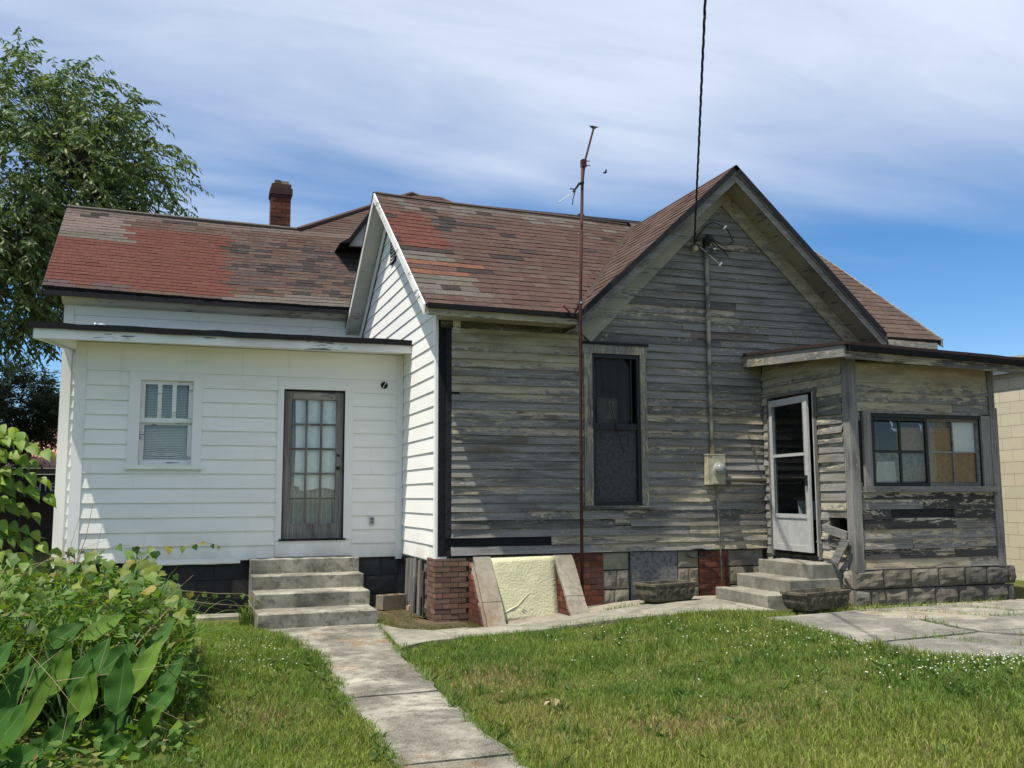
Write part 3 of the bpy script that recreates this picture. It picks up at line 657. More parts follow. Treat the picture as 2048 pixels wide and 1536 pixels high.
# lean-to roof of the addition
mb = MB(); n = 26
for i in range(n+1):
    x = -1.95+(3.10-(-1.95))*i/n; w = 0.012*nz(x*2.1)+0.006*nz(x*7); x2 = min(x, 3.065)
    mb.V += [(x2, 13.30+0.02*nz(x*3, 5), 3.765+w), (x2, YL-0.02, 4.26), (x2, 13.30+0.02*nz(x*3, 5), 3.845+w+0.012*nz(x*9)), (x2, YL-0.02, 4.30)]
for i in range(n):
    a = 4*i; b = a+4; mb.F += [(a+2, b+2, b+3, a+3), (a, a+1, b+1, b), (a, b, b+2, a+2)]
mb.F += [(0, 2, 3, 1), (4*n, 4*n+1, 4*n+3, 4*n+2)]
ar = obj('lean_to_roof', mb, 'tar_black', house)
obj('fascia', MB().hexa([(-1.88, 13.335, 3.64), (3.068, 13.335, 3.66), (3.068, 13.375, 3.66), (-1.88, 13.375, 3.64)], [(-1.88, 13.335, 3.785), (3.068, 13.335, 3.79), (3.068, 13.375, 3.79), (-1.88, 13.375, 3.785)]), 'chipped_white', ar)
obj('side_fascia', MB().hexa([(-1.895, 13.3755, 3.64), (-1.85, 13.3755, 3.64), (-1.85, YL-0.03, 4.09), (-1.895, YL-0.03, 4.09)], [(-1.895, 13.3755, 3.785), (-1.85, 13.3755, 3.785), (-1.85, YL-0.03, 4.25), (-1.895, YL-0.03, 4.25)]), 'white_trim', ar)
obj('soffit', MB().slab([(-1.849, 13.376, 3.70), (3.066, 13.376, 3.705), (3.066, 13.90, 3.715), (-1.40, 13.90, 3.71), (-1.40, YL-0.03, 4.12), (-1.849, YL-0.03, 4.12)], (0, 0, 0.03)), 'white_siding', ar)

# --- left wing
def lw_top(mb): pass
l_core = core('wing_wall', WLw, -2.02, 3.2, 0.0, 5.08, [], 'dirty_white')
clad(l_core, WLw, 0.12, 4.72, 0.2, lambda z: (-1.875, 3.06), [], 'white_siding', 0.004, 0.018, lambda u, z: (0, 0, 0), 0, 0.004)
wpart('corner_board', l_core, WLw, -2.03, -1.872, 0.0, 0.03, 0.05, 5.02, 'white_trim')
wpart('frieze_board', l_core, WLw, -1.871, 3.06, 0.0, 0.022, 4.722, 5.0, 'white_siding')
core('gable_end_wall', Wall((-2.02, 0, 0), (0, 1, 0), (-1, 0, 0)), YL+0.001, 22.2, 0.0, 5.08, [], 'white_siding', 0.12, lambda mb: mb.slab([(-2.02, YL+0.01, 5.08), (-2.02, 22.2, 5.08), (-2.02, 19.9, 7.05)], (0.1, 0, 0)))
core('addition_side_wall', Wall((-1.42, 0, 0), (0, 1, 0), (-1, 0, 0)), YA+0.121, YL-0.001, 0.05, 3.76, [], 'white_siding')

# --- long side wall of the cross wing (white)
def s_lim(z):
    lo = max(11.945, 11.42+(z+0.16-3.99)/0.72); hi = min(17.58, 14.9+(6.33-z)/0.655)
    return (lo, min(hi, 13.92) if z < 3.55 else hi)
s_core = core('side_wall', WS, YB+0.001, 17.72, 0.76, 4.02, [], 'dirty_white', 0.12, lambda mb: mb.slab([(XS, 11.86, 4.02), (XS, 17.72, 4.02), (XS, 17.72, 4.45), (XS, 14.9, 6.34), (XS, 11.86, 4.16)], (0.12, 0, 0)))
clad(s_core, WS, 0.78, 6.25, 0.2, s_lim, [(14.50, 14.86, 5.31, 5.71)], 'white_siding', 0.002, 0.015, lambda u, z: (0, 0, 0), 0, 0.006)
wpart('corner_board', s_core, WS, YB-0.005, 11.943, 0.0, 0.034, 0.745, 3.98, 'white_trim')
mb = MB(); wbox(mb, WS, 14.50, 14.53, 0, 0.03, 5.32, 5.70); wbox(mb, WS, 14.83, 14.86, 0, 0.03, 5.32, 5.70); wbox(mb, WS, 14.53, 14.83, 0, 0.0295, 5.32, 5.345); wbox(mb, WS, 14.53, 14.83, 0, 0.0295, 5.675, 5.70)
wbox(mb, WS, 14.53, 14.83, 0.001, 0.004, 5.345, 5.675)
vt = obj('gable_vent', mb, 'tar_black', house)
for i in range(6): wpart('louvre', vt, WS, 14.532, 14.828, 0.008, 0.026, 5.352+i*0.055, 5.370+i*0.055, 'white_trim')

# --- grey front wall with gable
RID_X, RID_Z, GT = 7.33, 6.30, 0.928
GWIN = (5.10, 6.055, 1.425, 3.67)
b_core = core('front_wall', WB, XS, 10.4, 0.84, 4.0, [(5.225, 5.958, 1.465, 3.545)], 'dark_timber', 0.12,
     lambda mb: mb.slab([(RID_X-2.35, YB, 4.0), (RID_X+2.35, YB, 4.0), (RID_X, YB, 6.16)], (0, 0.12, 0)))
def b_lim(z):
    if z < 3.90: return (3.245, 7.925 if z < 3.62 else 9.6)
    w = max(0.0, (6.13-z)/GT); return (RID_X-w, RID_X+w)
def b_col(u, z):
    p = random.gauss(0.0, 0.16)
    if z > 3.2 and u < 5.1: p += 0.62*(min(1, (z-3.1)/0.3))
    elif z < 3.3 and u > 6.0: p += 0.16
    elif z > 4.2: p -= 0.10
    if z < 1.25: p += 0.12
    d = 0.0
    if z > 3.75 and u < 5.1: d = 0.55
    elif random.random() < 0.10: d = random.uniform(0.15, 0.45)
    return (p, d, 0.0)
clad(b_core, WB, 0.85, 6.10, 0.1105, b_lim, [GWIN, (3.2, 4.62, 0.9605, 1.071), (5.55, 5.78, 1.1815, 1.21), (3.2, 3.36, 2.92, 2.95)], 'weathered_wood', 0.002, 0.021, b_col, 1.9, 0.014)
for (u0, u1, n, mt) in ((3.10, 3.165, 0.010, 'tar_black'), (3.17, 3.243, 0.022, 'dark_timber')): wpart('corner_post', b_core, WB, u0, u1, 0.0, n, 1.07 if n > 0.015 else 0.85, 3.92, mt)
wpart('sill_beam', b_core, WB, 3.10, 4.64, -0.004, 0.005, 0.94, 1.09, 'tar_black')
wpart('soffit_scrap', b_core, WB, 3.26, 3.36, 0.022, 0.030, 3.72, 3.93, 'dirty_white')
# tall screened window
mb = MB(); wbox(mb, WB, 5.105, 5.227, 0, 0.040, 1.47, 3.545); wbox(mb, WB, 5.956, 6.052, 0, 0.040, 1.47, 3.545); wbox(mb, WB, 5.09, 6.065, 0, 0.042, 3.5455, 3.665)
gw = obj('window', mb, 'weathered_post', house, (0.22, 0, 0))
wpart('drip_cap', gw, WB, 5.075, 6.08, 0, 0.062, 3.6655, 3.70, 'dark_timber')
wpart('sill', gw, WB, 5.07, 6.08, 0, 0.070, 1.425, 1.469, 'weathered_wood', (0.05, 0.3, 0))
mb = MB(); wbox(mb, WB, 5.2275, 5.272, -0.04, 0.012, 1.47, 3.545); wbox(mb, WB, 5.910, 5.9555, -0.04, 0.012, 1.47, 3.545); wbox(mb, WB, 5.2725, 5.9095, -0.04, 0.0115, 3.49, 3.545); wbox(mb, WB, 5.2725, 5.9095, -0.04, 0.0115, 1.47, 1.515); wbox(mb, WB, 5.2725, 5.9095, -0.045, 0.0, 2.50, 2.585)
obj('screen_frame', mb, 'black_frame', gw)
mb = MB(); wbox(mb, WB, 5.82, 5.8345, -0.035, 0.006, 2.586, 3.489); obj('stile', mb, 'black_frame', gw)
wpart('board_panel', gw, WB, 5.273, 5.909, -0.075, -0.060, 1.516, 2.50, 'grey_plywood')
mb = MB(); mb.face(WB.P(5.273, -0.020, 1.516), WB.P(5.909, -0.020, 1.516), WB.P(5.909, -0.020, 2.499), WB.P(5.273, -0.020, 2.499))
obj('screen', mb, 'insect_screen', gw)
# torn upper mesh: a ring of wrinkled mesh round a hole
mb = MB(); nr, na = 7, 30; hx, hz = 5.53, 2.86
for r in range(nr+1):
    for a in range(na):
        th = 2*math.pi*a/na; c, s_ = math.cos(th), math.sin(th)
        tx = min((5.819-hx)/c if c > 0.01 else 9, (5.273-hx)/c if c < -0.01 else 9); tz = min((3.489-hz)/s_ if s_ > 0.01 else 9, (2.586-hz)/s_ if s_ < -0.01 else 9)
        R = min(tx, tz); r0 = 0.05+0.05*abs(nz(a*0.7, 3))+(0.16 if -2.0 < th-2*math.pi*(th > math.pi) < -1.2 else 0); r0 = min(r0, R*0.9); rr = r0+(R-r0)*r/nr
        mb.V.append(WB.P(hx+c*rr, -0.018+0.010*math.sin(a*2.1)*(1-r/nr), hz+s_*rr))
for r in range(nr):
    for a in range(na): a2 = (a+1) % na; mb.F.append((r*na+a, r*na+a2, (r+1)*na+a2, (r+1)*na+a))
obj('torn_screen', mb, 'insect_screen', gw)
cloth('curtain', gw, WB, 5.36, 5.66, 2.52, 2.95, -0.11, 0.01, 9, (0.16, 0.155, 0.13))
cloth('curtain', gw, WB, 5.24, 5.95, 2.45, 3.54, -0.30, 0.03, 30, (0.075, 0.075, 0.08))
obj('torn_cord', MB().tube([WB.P(5.50, 0.016, 2.86), WB.P(5.57, 0.02, 2.60), WB.P(5.66, 0.02, 2.28), WB.P(5.70, 0.016, 2.20)], 0.007, 6), 'black_rubber', gw)
obj('torn_cord', MB().tube([WB.P(5.46, 0.016, 2.86), WB.P(5.51, 0.02, 2.70), WB.P(5.545, 0.016, 2.60)], 0.006, 6), 'black_rubber', gw)
room(gw, WB, 4.9, 6.3, 1.3, 3.8)
# front gable trim
def gz(x): return RID_Z-GT*abs(x-RID_X)
for sgn in (-1, 1):
    L = 2.5; x0, x1 = RID_X+sgn*0.0, RID_X+sgn*L; yo = 11.40
    def pts(off, th): return [(x0, gz(x0)-off), (x1, gz(x1)-off), (x1, gz(x1)-off-th), (x0, gz(x0)-off-th)]
    def band(y0, y1, off, th, eps=0.0): return MB().slab([(x, y0, z) for x, z in pts(off+eps, th)], (0, y1-y0, 0))
    e = 0.0015*(sgn+1)
    rk = obj('rake_board', band(yo+e, yo+0.025+e, 0.075, 0.17), 'weathered_wood', house, (-0.12, 0.05, 0))
    obj('rake_moulding', band(yo-0.022+e, yo-0.001+e, 0.035, 0.085), 'weathered_wood', rk, (-0.2, 0.25, 0))
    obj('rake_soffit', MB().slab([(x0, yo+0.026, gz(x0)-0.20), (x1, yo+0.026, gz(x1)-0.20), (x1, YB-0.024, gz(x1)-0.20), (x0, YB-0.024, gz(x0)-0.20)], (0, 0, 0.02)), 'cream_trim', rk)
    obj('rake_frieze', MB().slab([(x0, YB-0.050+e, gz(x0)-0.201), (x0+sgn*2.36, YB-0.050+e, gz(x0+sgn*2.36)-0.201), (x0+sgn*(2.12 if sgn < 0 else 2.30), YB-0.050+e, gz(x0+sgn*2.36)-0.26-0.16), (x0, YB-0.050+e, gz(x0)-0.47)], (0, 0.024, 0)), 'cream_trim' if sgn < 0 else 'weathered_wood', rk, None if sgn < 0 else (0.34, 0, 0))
# eave of the cross wing front, left part
ev = obj('eave_fascia', MB().hexa([(2.80, 11.385, 3.86), (4.86, 11.385, 3.845), (4.86, 11.41, 3.845), (2.80, 11.41, 3.86)], [(2.80, 11.385, 3.965), (4.86, 11.385, 3.945), (4.86, 11.41, 3.945), (2.80, 11.41, 3.965)]), 'weathered_wood', house, (0.30, 0.1, 0))
obj('gutter', MB().hexa([(2.80, 11.335, 3.945), (4.86, 11.335, 3.925), (4.86, 11.384, 3.925), (2.80, 11.384, 3.945)], [(2.80, 11.335, 4.005), (4.86, 11.335, 3.985), (4.86, 11.384, 3.985), (2.80, 11.384, 4.005)]), 'tar_black', ev)
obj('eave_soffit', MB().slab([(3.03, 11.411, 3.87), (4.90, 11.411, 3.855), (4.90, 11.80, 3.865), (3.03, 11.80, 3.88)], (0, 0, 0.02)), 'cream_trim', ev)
wpart('frieze_board', ev, WB, 3.10, 5.02, 0.0, 0.028, 3.79, 3.875, 'weathered_wood', (0.1, 0.5, 0))
obj('gutter_bracket', MB().tube([(4.62, 11.33, 4.07), (4.68, 11.31, 4.0), (4.735, 11.32, 3.935)], 0.014, 6), 'rusty_pipe', ev)

# --- roofs
SH_IND, SH_REST = [], []
BROWN, BROWN2, RED, GREY, BLACK, ORANGE = (0.074, 0.047, 0.040), (0.080, 0.057, 0.048), (0.094, 0.041, 0.033), (0.096, 0.085, 0.073), (0.038, 0.033, 0.032), (0.125, 0.062, 0.042)
def slope_roof(name, Pf, N, ulo, uhi, vmax, ex, tab, colf, deckmat='dark_timber', th=0.07, shingles=True):
    """deck and overlapping shingles on a roof plane; Pf(u, v) is a point of the plane"""
    N = Vector(N).normalized(); mb = MB(); nu, nv = 10, 10
    for j in range(nv+1):
        v = vmax*j/nv
        for i in range(nu+1):
            u = ulo(v)+(uhi(v)-ulo(v))*i/nu; p = Vector(Pf(u, v)); mb.V += [tuple(p), tuple(p-N*th)]
    ix = lambda i, j, k: 2*(j*(nu+1)+i)+k
    for j in range(nv):
        for i in range(nu): mb.F += [(ix(i,j,0), ix(i+1,j,0), ix(i+1,j+1,0), ix(i,j+1,0)), (ix(i,j,1), ix(i,j+1,1), ix(i+1,j+1,1), ix(i+1,j,1))]
        mb.F += [(ix(0,j,0), ix(0,j+1,0), ix(0,j+1,1), ix(0,j,1)), (ix(nu,j,0), ix(nu,j,1), ix(nu,j+1,1), ix(nu,j+1,0))]
    for i in range(nu): mb.F += [(ix(i,0,0), ix(i,0,1), ix(i+1,0,1), ix(i+1,0,0)), (ix(i,nv,0), ix(i+1,nv,0), ix(i+1,nv,1), ix(i,nv,1))]
    deck = obj(name, mb, deckmat, house)
    if not shingles: return deck
    k = 0
    while k*ex < vmax-0.02:
        v0, v1 = k*ex, min((k+1)*ex+0.03, vmax); a, b = ulo(v0), uhi(v0); k += 1
        if b-a < 0.05: continue
        off = (k*0.41+random.uniform(-0.08, 0.08)) % 1.0; u = a-off*tab
        while u < b:
            w = tab*random.uniform(0.97, 1.03); u0, u1 = max(u, a), min(u+w, b); u += w
            if u1-u0 < 0.02: continue
            t0, t1 = max(u0, ulo(v1)), min(u1, uhi(v1))
            if t1-t0 < 0.01: t0 = t1 = min(max((u0+u1)/2, ulo(v1)), uhi(v1))
            c = colf((u0+u1)/2, v0); lift = random.uniform(0.010, 0.016); gp = 0.0035
            dv0, dv1 = random.uniform(-0.006, 0.006), random.uniform(-0.006, 0.006)
            q = [Vector(Pf(u0+gp, v0+dv0)), Vector(Pf(u1-gp, v0+dv1)), Vector(Pf(t1, v1)), Vector(Pf(t0, v1))]
            V = [q[0]+N*0.002, q[1]+N*0.002, q[0]+N*lift, q[1]+N*(lift+random.uniform(-0.002, 0.003)), q[2]+N*0.004, q[3]+N*0.004]
            F = [(0, 1, 3, 2), (2, 3, 4, 5), (0, 2, 5), (1, 4, 3)]
            X, Y, Z = project([tuple(V[i]) for i in (2, 3, 4, 5)])
            area = 0.5*abs((X[0]-X[2])*(Y[1]-Y[3])-(X[1]-X[3])*(Y[0]-Y[2]))
            SH_REST.append((area, deck, [tuple(p) for p in V], F, c))
    return deck
def c_cross(u, v):
    if v > 3.55: base = GREY if random.random() < 0.45 else BROWN2
    else: base = BROWN if random.random() < 0.72 else BROWN2
    if 2.0 < v < 3.45 and u < 3.42+(3.3-v)*0.12: base = RED
    elif 1.5 < v <= 2.0 and u < 3.5: base = GREY
    elif 1.18 < v <= 1.36 and u < 3.85 or 1.0 < v <= 1.14 and u < 3.6: base = ORANGE
    elif 0.25 < v <= 0.9 and u < 3.75-0.1*v: base = GREY
    if (1.84 < v < 2.0 and 2.85 < u < 3.5) or (1.36 < v < 1.5 and 2.8 < u < 4.1) or (2.85 < v < 3.4 and 3.45 < u < 3.85 and random.random() < 0.6) or (3.1 < v < 3.35 and 3.8 < u < 4.5) or (3.7 < v < 3.9 and 4.3 < u < 4.8) or (1.75 < v < 1.95 and 4.25 < u < 4.6): base = BLACK
    elif random.random() < 0.03: base = BLACK
    return jit(base, 0.09)
CA = math.atan(0.72); CC, CS = math.cos(CA), math.sin(CA)
def Pc(u, v): return (u, 11.42+v*CC, 3.99+v*CS - 0.13*min(1, max(0, (u-2.8)/4.6))*v/4.288 - 0.012*math.sin((u-2.8)*1.3)*v/4.288)
def valx(v): return RID_X-(RID_Z-(3.99+v*CS))/GT
NC = (0, -CS, CC)
cr = slope_roof('roof', Pc, NC, lambda v: 2.785, lambda v: min(max(valx(v), 4.70), 7.33), 4.288, 0.168, 0.265, c_cross)
slope_roof('roof', lambda u, v: (u, 11.42+v*CC, 3.93+v*CS), NC, lambda v: 2*RID_X-min(valx(v), 7.33), lambda v: 10.86, 4.288, 0.168, 0.265, lambda u, v: jit(GREY if v > 3.0 and random.random() < 0.6 else BROWN2, 0.15))
CB = math.atan(0.655); BC, BS = math.cos(CB), math.sin(CB)
slope_roof('roof', lambda u, v: (u, 14.9+3.02-v*BC, 6.48-3.02*0.655+v*BS), (0, BS, BC), lambda v: 2.785, lambda v: 10.86, 3.02/BC, 0.3, 1.0, lambda u, v: jit(BROWN, 0.1), 'dark_timber', 0.07, False)
GA = math.atan(GT); GC, GS = math.cos(GA), math.sin(GA)
def gy(v): z = RID_Z-2.5*GT+v*GS; return max(11.45, 11.42+(z-3.99)/0.72)
slope_roof('roof', lambda u, v: (RID_X-2.5+v*GC, u, RID_Z-2.5*GT+v*GS), (-GS, 0, GC), lambda v: 11.37, lambda v: gy(v)+0.03, 2.5/GC, 0.165, 0.27, lambda u, v: jit(BROWN2 if random.random() < 0.7 else BROWN, 0.15))
slope_roof('roof', lambda u, v: (RID_X+2.5-v*GC, u, RID_Z-2.5*GT+v*GS), (GS, 0, GC), lambda v: 11.37, lambda v: gy(v)+0.03, 2.5/GC, 0.165, 0.27, lambda u, v: jit(BROWN, 0.15), shingles=False)
def c_left(u, v):
    r = random.random(); base = BROWN2 if r < 0.5 else BROWN
    if v < 2.75 and v > 0.10 and u < 0.62+0.12*((int(v/0.13) % 2)): base = RED
    if v >= 2.0 and v < 2.32 and u < -1.25+0.2*(v < 2.15): base = GREY
    elif v >= 2.32 and v < 3.05 and u < -1.15: base = (0.125, 0.10, 0.09)
    elif v >= 3.05: base = (0.10, 0.077, 0.068)
    if u > 0.62:
        if 0.5 < v < 2.6 and r > 0.66: base = (0.058, 0.047, 0.043)
        if v < 0.55 and u > 1.6-0.2*v: base = GREY if r < 0.6 else BROWN2
        if 0.3 < v < 2.6 and r < 0.24: base = BLACK
        if v < 0.2 and u > 0.2: base = GREY
    elif v < 0.14 and (u < -1.8 or -1.6 < u < -1.1): base = (0.07, 0.05, 0.05)
    if v > 2.7 and r < 0.05: base = BLACK
    return jit(base, 0.09 if base != RED else 0.06)
LA = math.atan(0.79); LC, LS = math.cos(LA), math.sin(LA); LV = 2.7/LC
def Pl(u, v): return (u, 17.2+v*LC, 5.05+v*LS+0.07*(1-min(1, max(0, (u+2.33)/3.0))))
slope_roof('roof', Pl, (0, -LS, LC), lambda v: -2.34, lambda v: 5.2, LV, 0.127, 0.335, c_left)
# hipped main roof rising behind, in the same plane as the wing's front slope
hipx = lambda v: 2.12+(v-LV)*LC*1.30
slope_roof('roof', lambda u, v: (u, 17.2+(v+LV)*LC, 5.05+(v+LV)*LS), (0, -LS, LC), lambda v: 2.12+v*LC*1.31, lambda v: 8.6-v*LC*1.25, 2.26/LC, 0.127, 0.335, lambda u, v: jit(BROWN2 if random.random() < 0.6 else BROWN, 0.13))
obj('roof', MB().slab([(2.12, 19.92, 7.16), (5.06, 22.16, 8.94), (5.06, 24.0, 8.94), (2.12, 26, 7.1)], (0, 0, -0.05)), 'shingle', house, BROWN)
obj('roof', MB().slab([(-2.34, 19.91, 7.23), (2.2, 19.91, 7.18), (2.2, 22.5, 5.1), (-2.34, 22.5, 5.15)], (0, 0, -0.06)), 'shingle', house, BROWN)
obj('hip_cap', MB().tube([(2.10, 19.86, 7.19), (3.6, 21.02, 8.1), (5.05, 22.13, 8.97)], 0.055, 6), 'shingle', house, BROWN2)
obj('hip_cap', MB().tube([(5.04, 22.13, 8.96), (5.4, 22.15, 8.86), (6.0, 22.1, 8.55)], 0.06, 6), 'shingle', house, BROWN2)
obj('ridge_cap', MB().tube([(-2.34, 19.9, 7.255), (0.0, 19.9, 7.22), (2.12, 19.9, 7.19)], 0.05, 6), 'shingle', house, GREY)
obj('ridge_cap', MB().tube([Pc(2.79+0.45*i, 4.28) for i in range(11)], 0.045, 6), 'shingle', house, BROWN2)
vf = [Vector((valx(v), 11.42+v*CC, 3.99+v*CS))+Vector((-0.25, -0.3, 0.92)).normalized()*0.018 for v in (0.30, 1.2, 2.2, 3.2, 3.9)]
mb = MB(); wv = (vf[-1]-vf[0]).normalized().cross(Vector((-0.25, -0.3, 0.92))).normalized()*0.05
for p in vf: mb.V += [tuple(p-wv+Vector((0, 0, 0.012))), tuple(p), tuple(p+wv+Vector((0, 0, 0.012)))]
for i in range(len(vf)-1): a, b = 3*i, 3*i+3; mb.F += [(a, a+1, b+1, b), (a+1, a+2, b+2, b+1)]
obj('valley_flashing', mb, 'shingle', house, (0.055, 0.040, 0.036))
SH_REST.sort(key=lambda t: -t[0])
vis = [s for s in SH_REST if True]
for (a, deck, V, F, c) in vis[:300]: obj('shingle', (V, F), 'shingle', deck, c)
V, F, Cc = [], [], []
for (a, deck, v, f, c) in vis[300:]:
    i = len(V); V += v; F += [tuple(i+j for j in q) for q in f]; Cc += [c]*len(v)
o = obj('shingles', (V, F), 'shingle', house, Cc); o['kind'] = 'stuff'
# left wing eave
obj('eave_fascia', MB().hexa([(-2.30, 17.20, 4.97), (3.05, 17.20, 4.93), (3.05, 17.225, 4.93), (-2.30, 17.225, 4.97)], [(-2.30, 17.20, 5.055), (3.05, 17.20, 5.0), (3.05, 17.225, 5.0), (-2.30, 17.225, 5.055)]), 'dark_timber', house)
obj('eave_moulding', MB().hexa([(-2.05, 17.40, 4.90), (3.05, 17.40, 4.88), (3.05, 17.57, 4.86), (-2.05, 17.57, 4.88)], [(-2.05, 17.26, 5.0), (3.05, 17.26, 4.97), (3.05, 17.57, 4.97), (-2.05, 17.57, 5.0)]), 'dirty_white', house)
obj('rake_board', MB().slab([(-2.345, 17.22, 5.05), (-2.345, 19.9, 7.17), (-2.345, 19.9, 7.05), (-2.345, 17.22, 4.93)], (-0.02, 0, 0)), 'dark_timber', house)
# rakes and soffit of the cross wing's white gable
r1 = obj('rake_board', MB().slab([(2.762, 11.40, 4.0), (2.762, 14.9, 6.505), (2.762, 14.9, 6.36), (2.762, 11.40, 3.86)], (0.022, 0, 0)), 'chipped_white', house)
r2 = obj('rake_board', MB().slab([(2.7625, 14.902, 6.50), (2.7625, 17.9, 4.52), (2.7625, 17.9, 4.38), (2.7625, 14.902, 6.36)], (0.022, 0, 0)), 'dirty_white', house)
obj('rake_soffit', MB().slab([(2.785, 14.91, 6.37), (3.045, 14.91, 6.37), (3.045, 17.9, 4.40), (2.785, 17.9, 4.40)], (0, 0, 0.015)), 'dirty_white', r2)
obj('rake_soffit', MB().slab([(2.785, 11.41, 3.86), (3.045, 11.41, 3.86), (3.045, 14.905, 6.365), (2.785, 14.905, 6.365)], (0, 0, 0.015)), 'white_trim', r1)
obj('rake_frieze', MB().slab([(3.035, 14.92, 6.34), (3.035, 17.57, 4.60), (3.035, 17.57, 4.40), (3.035, 14.92, 6.13)], (-0.012, 0, 0)), 'white_trim', r2)
obj('rake_edge', MB().slab([(2.755, 14.9, 6.53), (2.755, 17.95, 4.52), (2.755, 17.95, 4.49), (2.755, 14.9, 6.50)], (0.03, 0, 0)), 'tar_black', r2)
# right gable end of the cross wing
obj('rake_board', MB().slab([(10.862, 11.40, 3.96), (10.862, 14.9, 6.44), (10.862, 14.9, 6.30), (10.862, 11.40, 3.82)], (0.022, 0, 0)), 'weathered_wood', house, (0.1, 0, 0))
e2 = obj('eave_fascia', MB().hexa([(9.86, 11.405, 3.74), (10.78, 11.405, 3.73), (10.78, 11.43, 3.73), (9.86, 11.43, 3.74)], [(9.86, 11.405, 3.90), (10.78, 11.405, 3.885), (10.78, 11.43, 3.885), (9.86, 11.43, 3.90)]), 'weathered_wood', house, (0.28, 0, 0))
core('end_wall', Wall((10.4, 0, 0), (0, 1, 0), (1, 0, 0)), YB+0.121, 17.6, 0.3, 3.95, [], 'weathered_wood', 0.12, lambda mb: mb.slab([(10.4, YB+0.121, 3.95), (10.4, 17.6, 3.95), (10.4, 14.9, 6.3)], (-0.12, 0, 0)))
core('back_wall', Wall((0, 22.3, 0), (1, 0, 0), (0, 1, 0)), -2.0, 10.4, 0.0, 4.4, [], 'white_siding')
# dark returned gable beyond the white rake, and the small gable beyond the ridge
RG0, RG1, RG2 = (2.95, 18.6, 6.60), (3.44, 18.6, 7.33), (3.95, 18.6, 6.62)
rt = obj('return_gable', MB().slab([RG0, RG1, RG2], (0, 0.1, 0)), 'dirty_white', house)
obj('return_roof', MB().slab([(RG0[0]-0.20, 18.35, RG0[2]-0.03), (RG0[0]-0.02, 18.35, RG0[2]+0.08), (RG1[0], 18.35, RG1[2]+0.09), (RG2[0], 18.35, RG2[2]+0.10), (RG2[0], 18.35, RG2[2]), (RG1[0], 18.35, RG1[2]-0.05), (RG0[0]+0.02, 18.35, RG0[2]-0.01)], (0, 1.2, 0)), 'tar_black', rt)
fg = obj('far_gable', MB().slab([(8.57-0.5, 20.0, 7.6), (8.57, 20.0, 8.12), (8.57+0.5, 20.0, 7.6)], (0, 0.1, 0)), 'weathered_wood', house, (0, 0, 0))
for s_ in (-1, 1):
    obj('far_gable_roof', MB().slab([(8.57, 19.85, 8.19), (8.57+s_*0.6, 19.85, 7.57), (8.57+s_*0.6, 22.4, 7.57), (8.57, 22.4, 8.19)], (0, 0, -0.05)), 'shingle', fg, BLACK)
    obj('far_gable_board', MB().slab([(8.57, 19.90, 8.13), (8.57+s_*0.55, 19.90, 7.57), (8.57+s_*0.55, 19.90, 7.47), (8.57, 19.90, 8.03)], (0, 0.02+0.002*s_, 0)), 'weathered_wood', fg, (0, 0, 0))

# --- chimney
def brick_box(parent, name, x0, x1, y0, y1, z0, z1, colors, bl=0.2, bh=0.072, mt=0.009, n=0.006, depth=0.02):
    """brick faces on the -y and -x sides of a mortar core"""
    cnt = 0; k = 0; z = z0
    while z < z1-0.02:
        zt = min(z+bh-mt, z1)
        for (lo, hi, side) in ((x0, x1, 'f'), (y0, y1, 's')):
            u = lo-(0.5*bl if k % 2 else 0)
            while u < hi-0.005:
                a, b = max(u, lo), min(u+bl-mt, hi); u += bl
                if b-a < 0.025: continue
                p = n*random.uniform(0.5, 1.5); mb = MB()
                if side == 'f': mb.box(a, b, y0-p, y0+depth, z, zt)
                else: mb.box(x0-p, x0+depth, a+(p*1.01 if a == lo else 0)+0.001, b, z+0.0005, zt-0.0005)
                obj(name, mb, 'brick_clay', parent, jit(random.choice(colors), 0.18)); cnt += 1
        z += bh; k += 1
    return cnt
ch = obj('chimney', MB().box(1.575, 1.965, 20.25, 20.67, 6.6, 8.22), 'mortar', house)
brick_box(ch, 'brick', 1.57, 1.97, 20.245, 20.67, 6.95, 7.96, [(0.11, 0.040, 0.030), (0.085, 0.034, 0.028), (0.14, 0.055, 0.040)], 0.205, 0.085)
for (e, z0, z1, c) in ((0.015, 7.965, 8.03, (0.06, 0.03, 0.028)), (0.035, 8.035, 8.17, (0.05, 0.028, 0.027)), (0.008, 8.175, 8.27, (0.06, 0.034, 0.03))):
    for x in (1.57-e, 1.57-e+(0.40+2*e)/2): obj('brick', MB().box(x+0.003, x+(0.40+2*e)/2-0.003, 20.245-e, 20.67+e, z0, z1), 'brick_clay', ch, jit(c, 0.15))
obj('flue', MB().box(1.63, 1.76, 20.28, 20.6, 8.27, 8.36), 'brick_clay', ch, (0.09, 0.075, 0.05)); obj('flue', MB().box(1.765, 1.93, 20.28, 20.6, 8.27, 8.345), 'brick_clay', ch, (0.22, 0.19, 0.13))
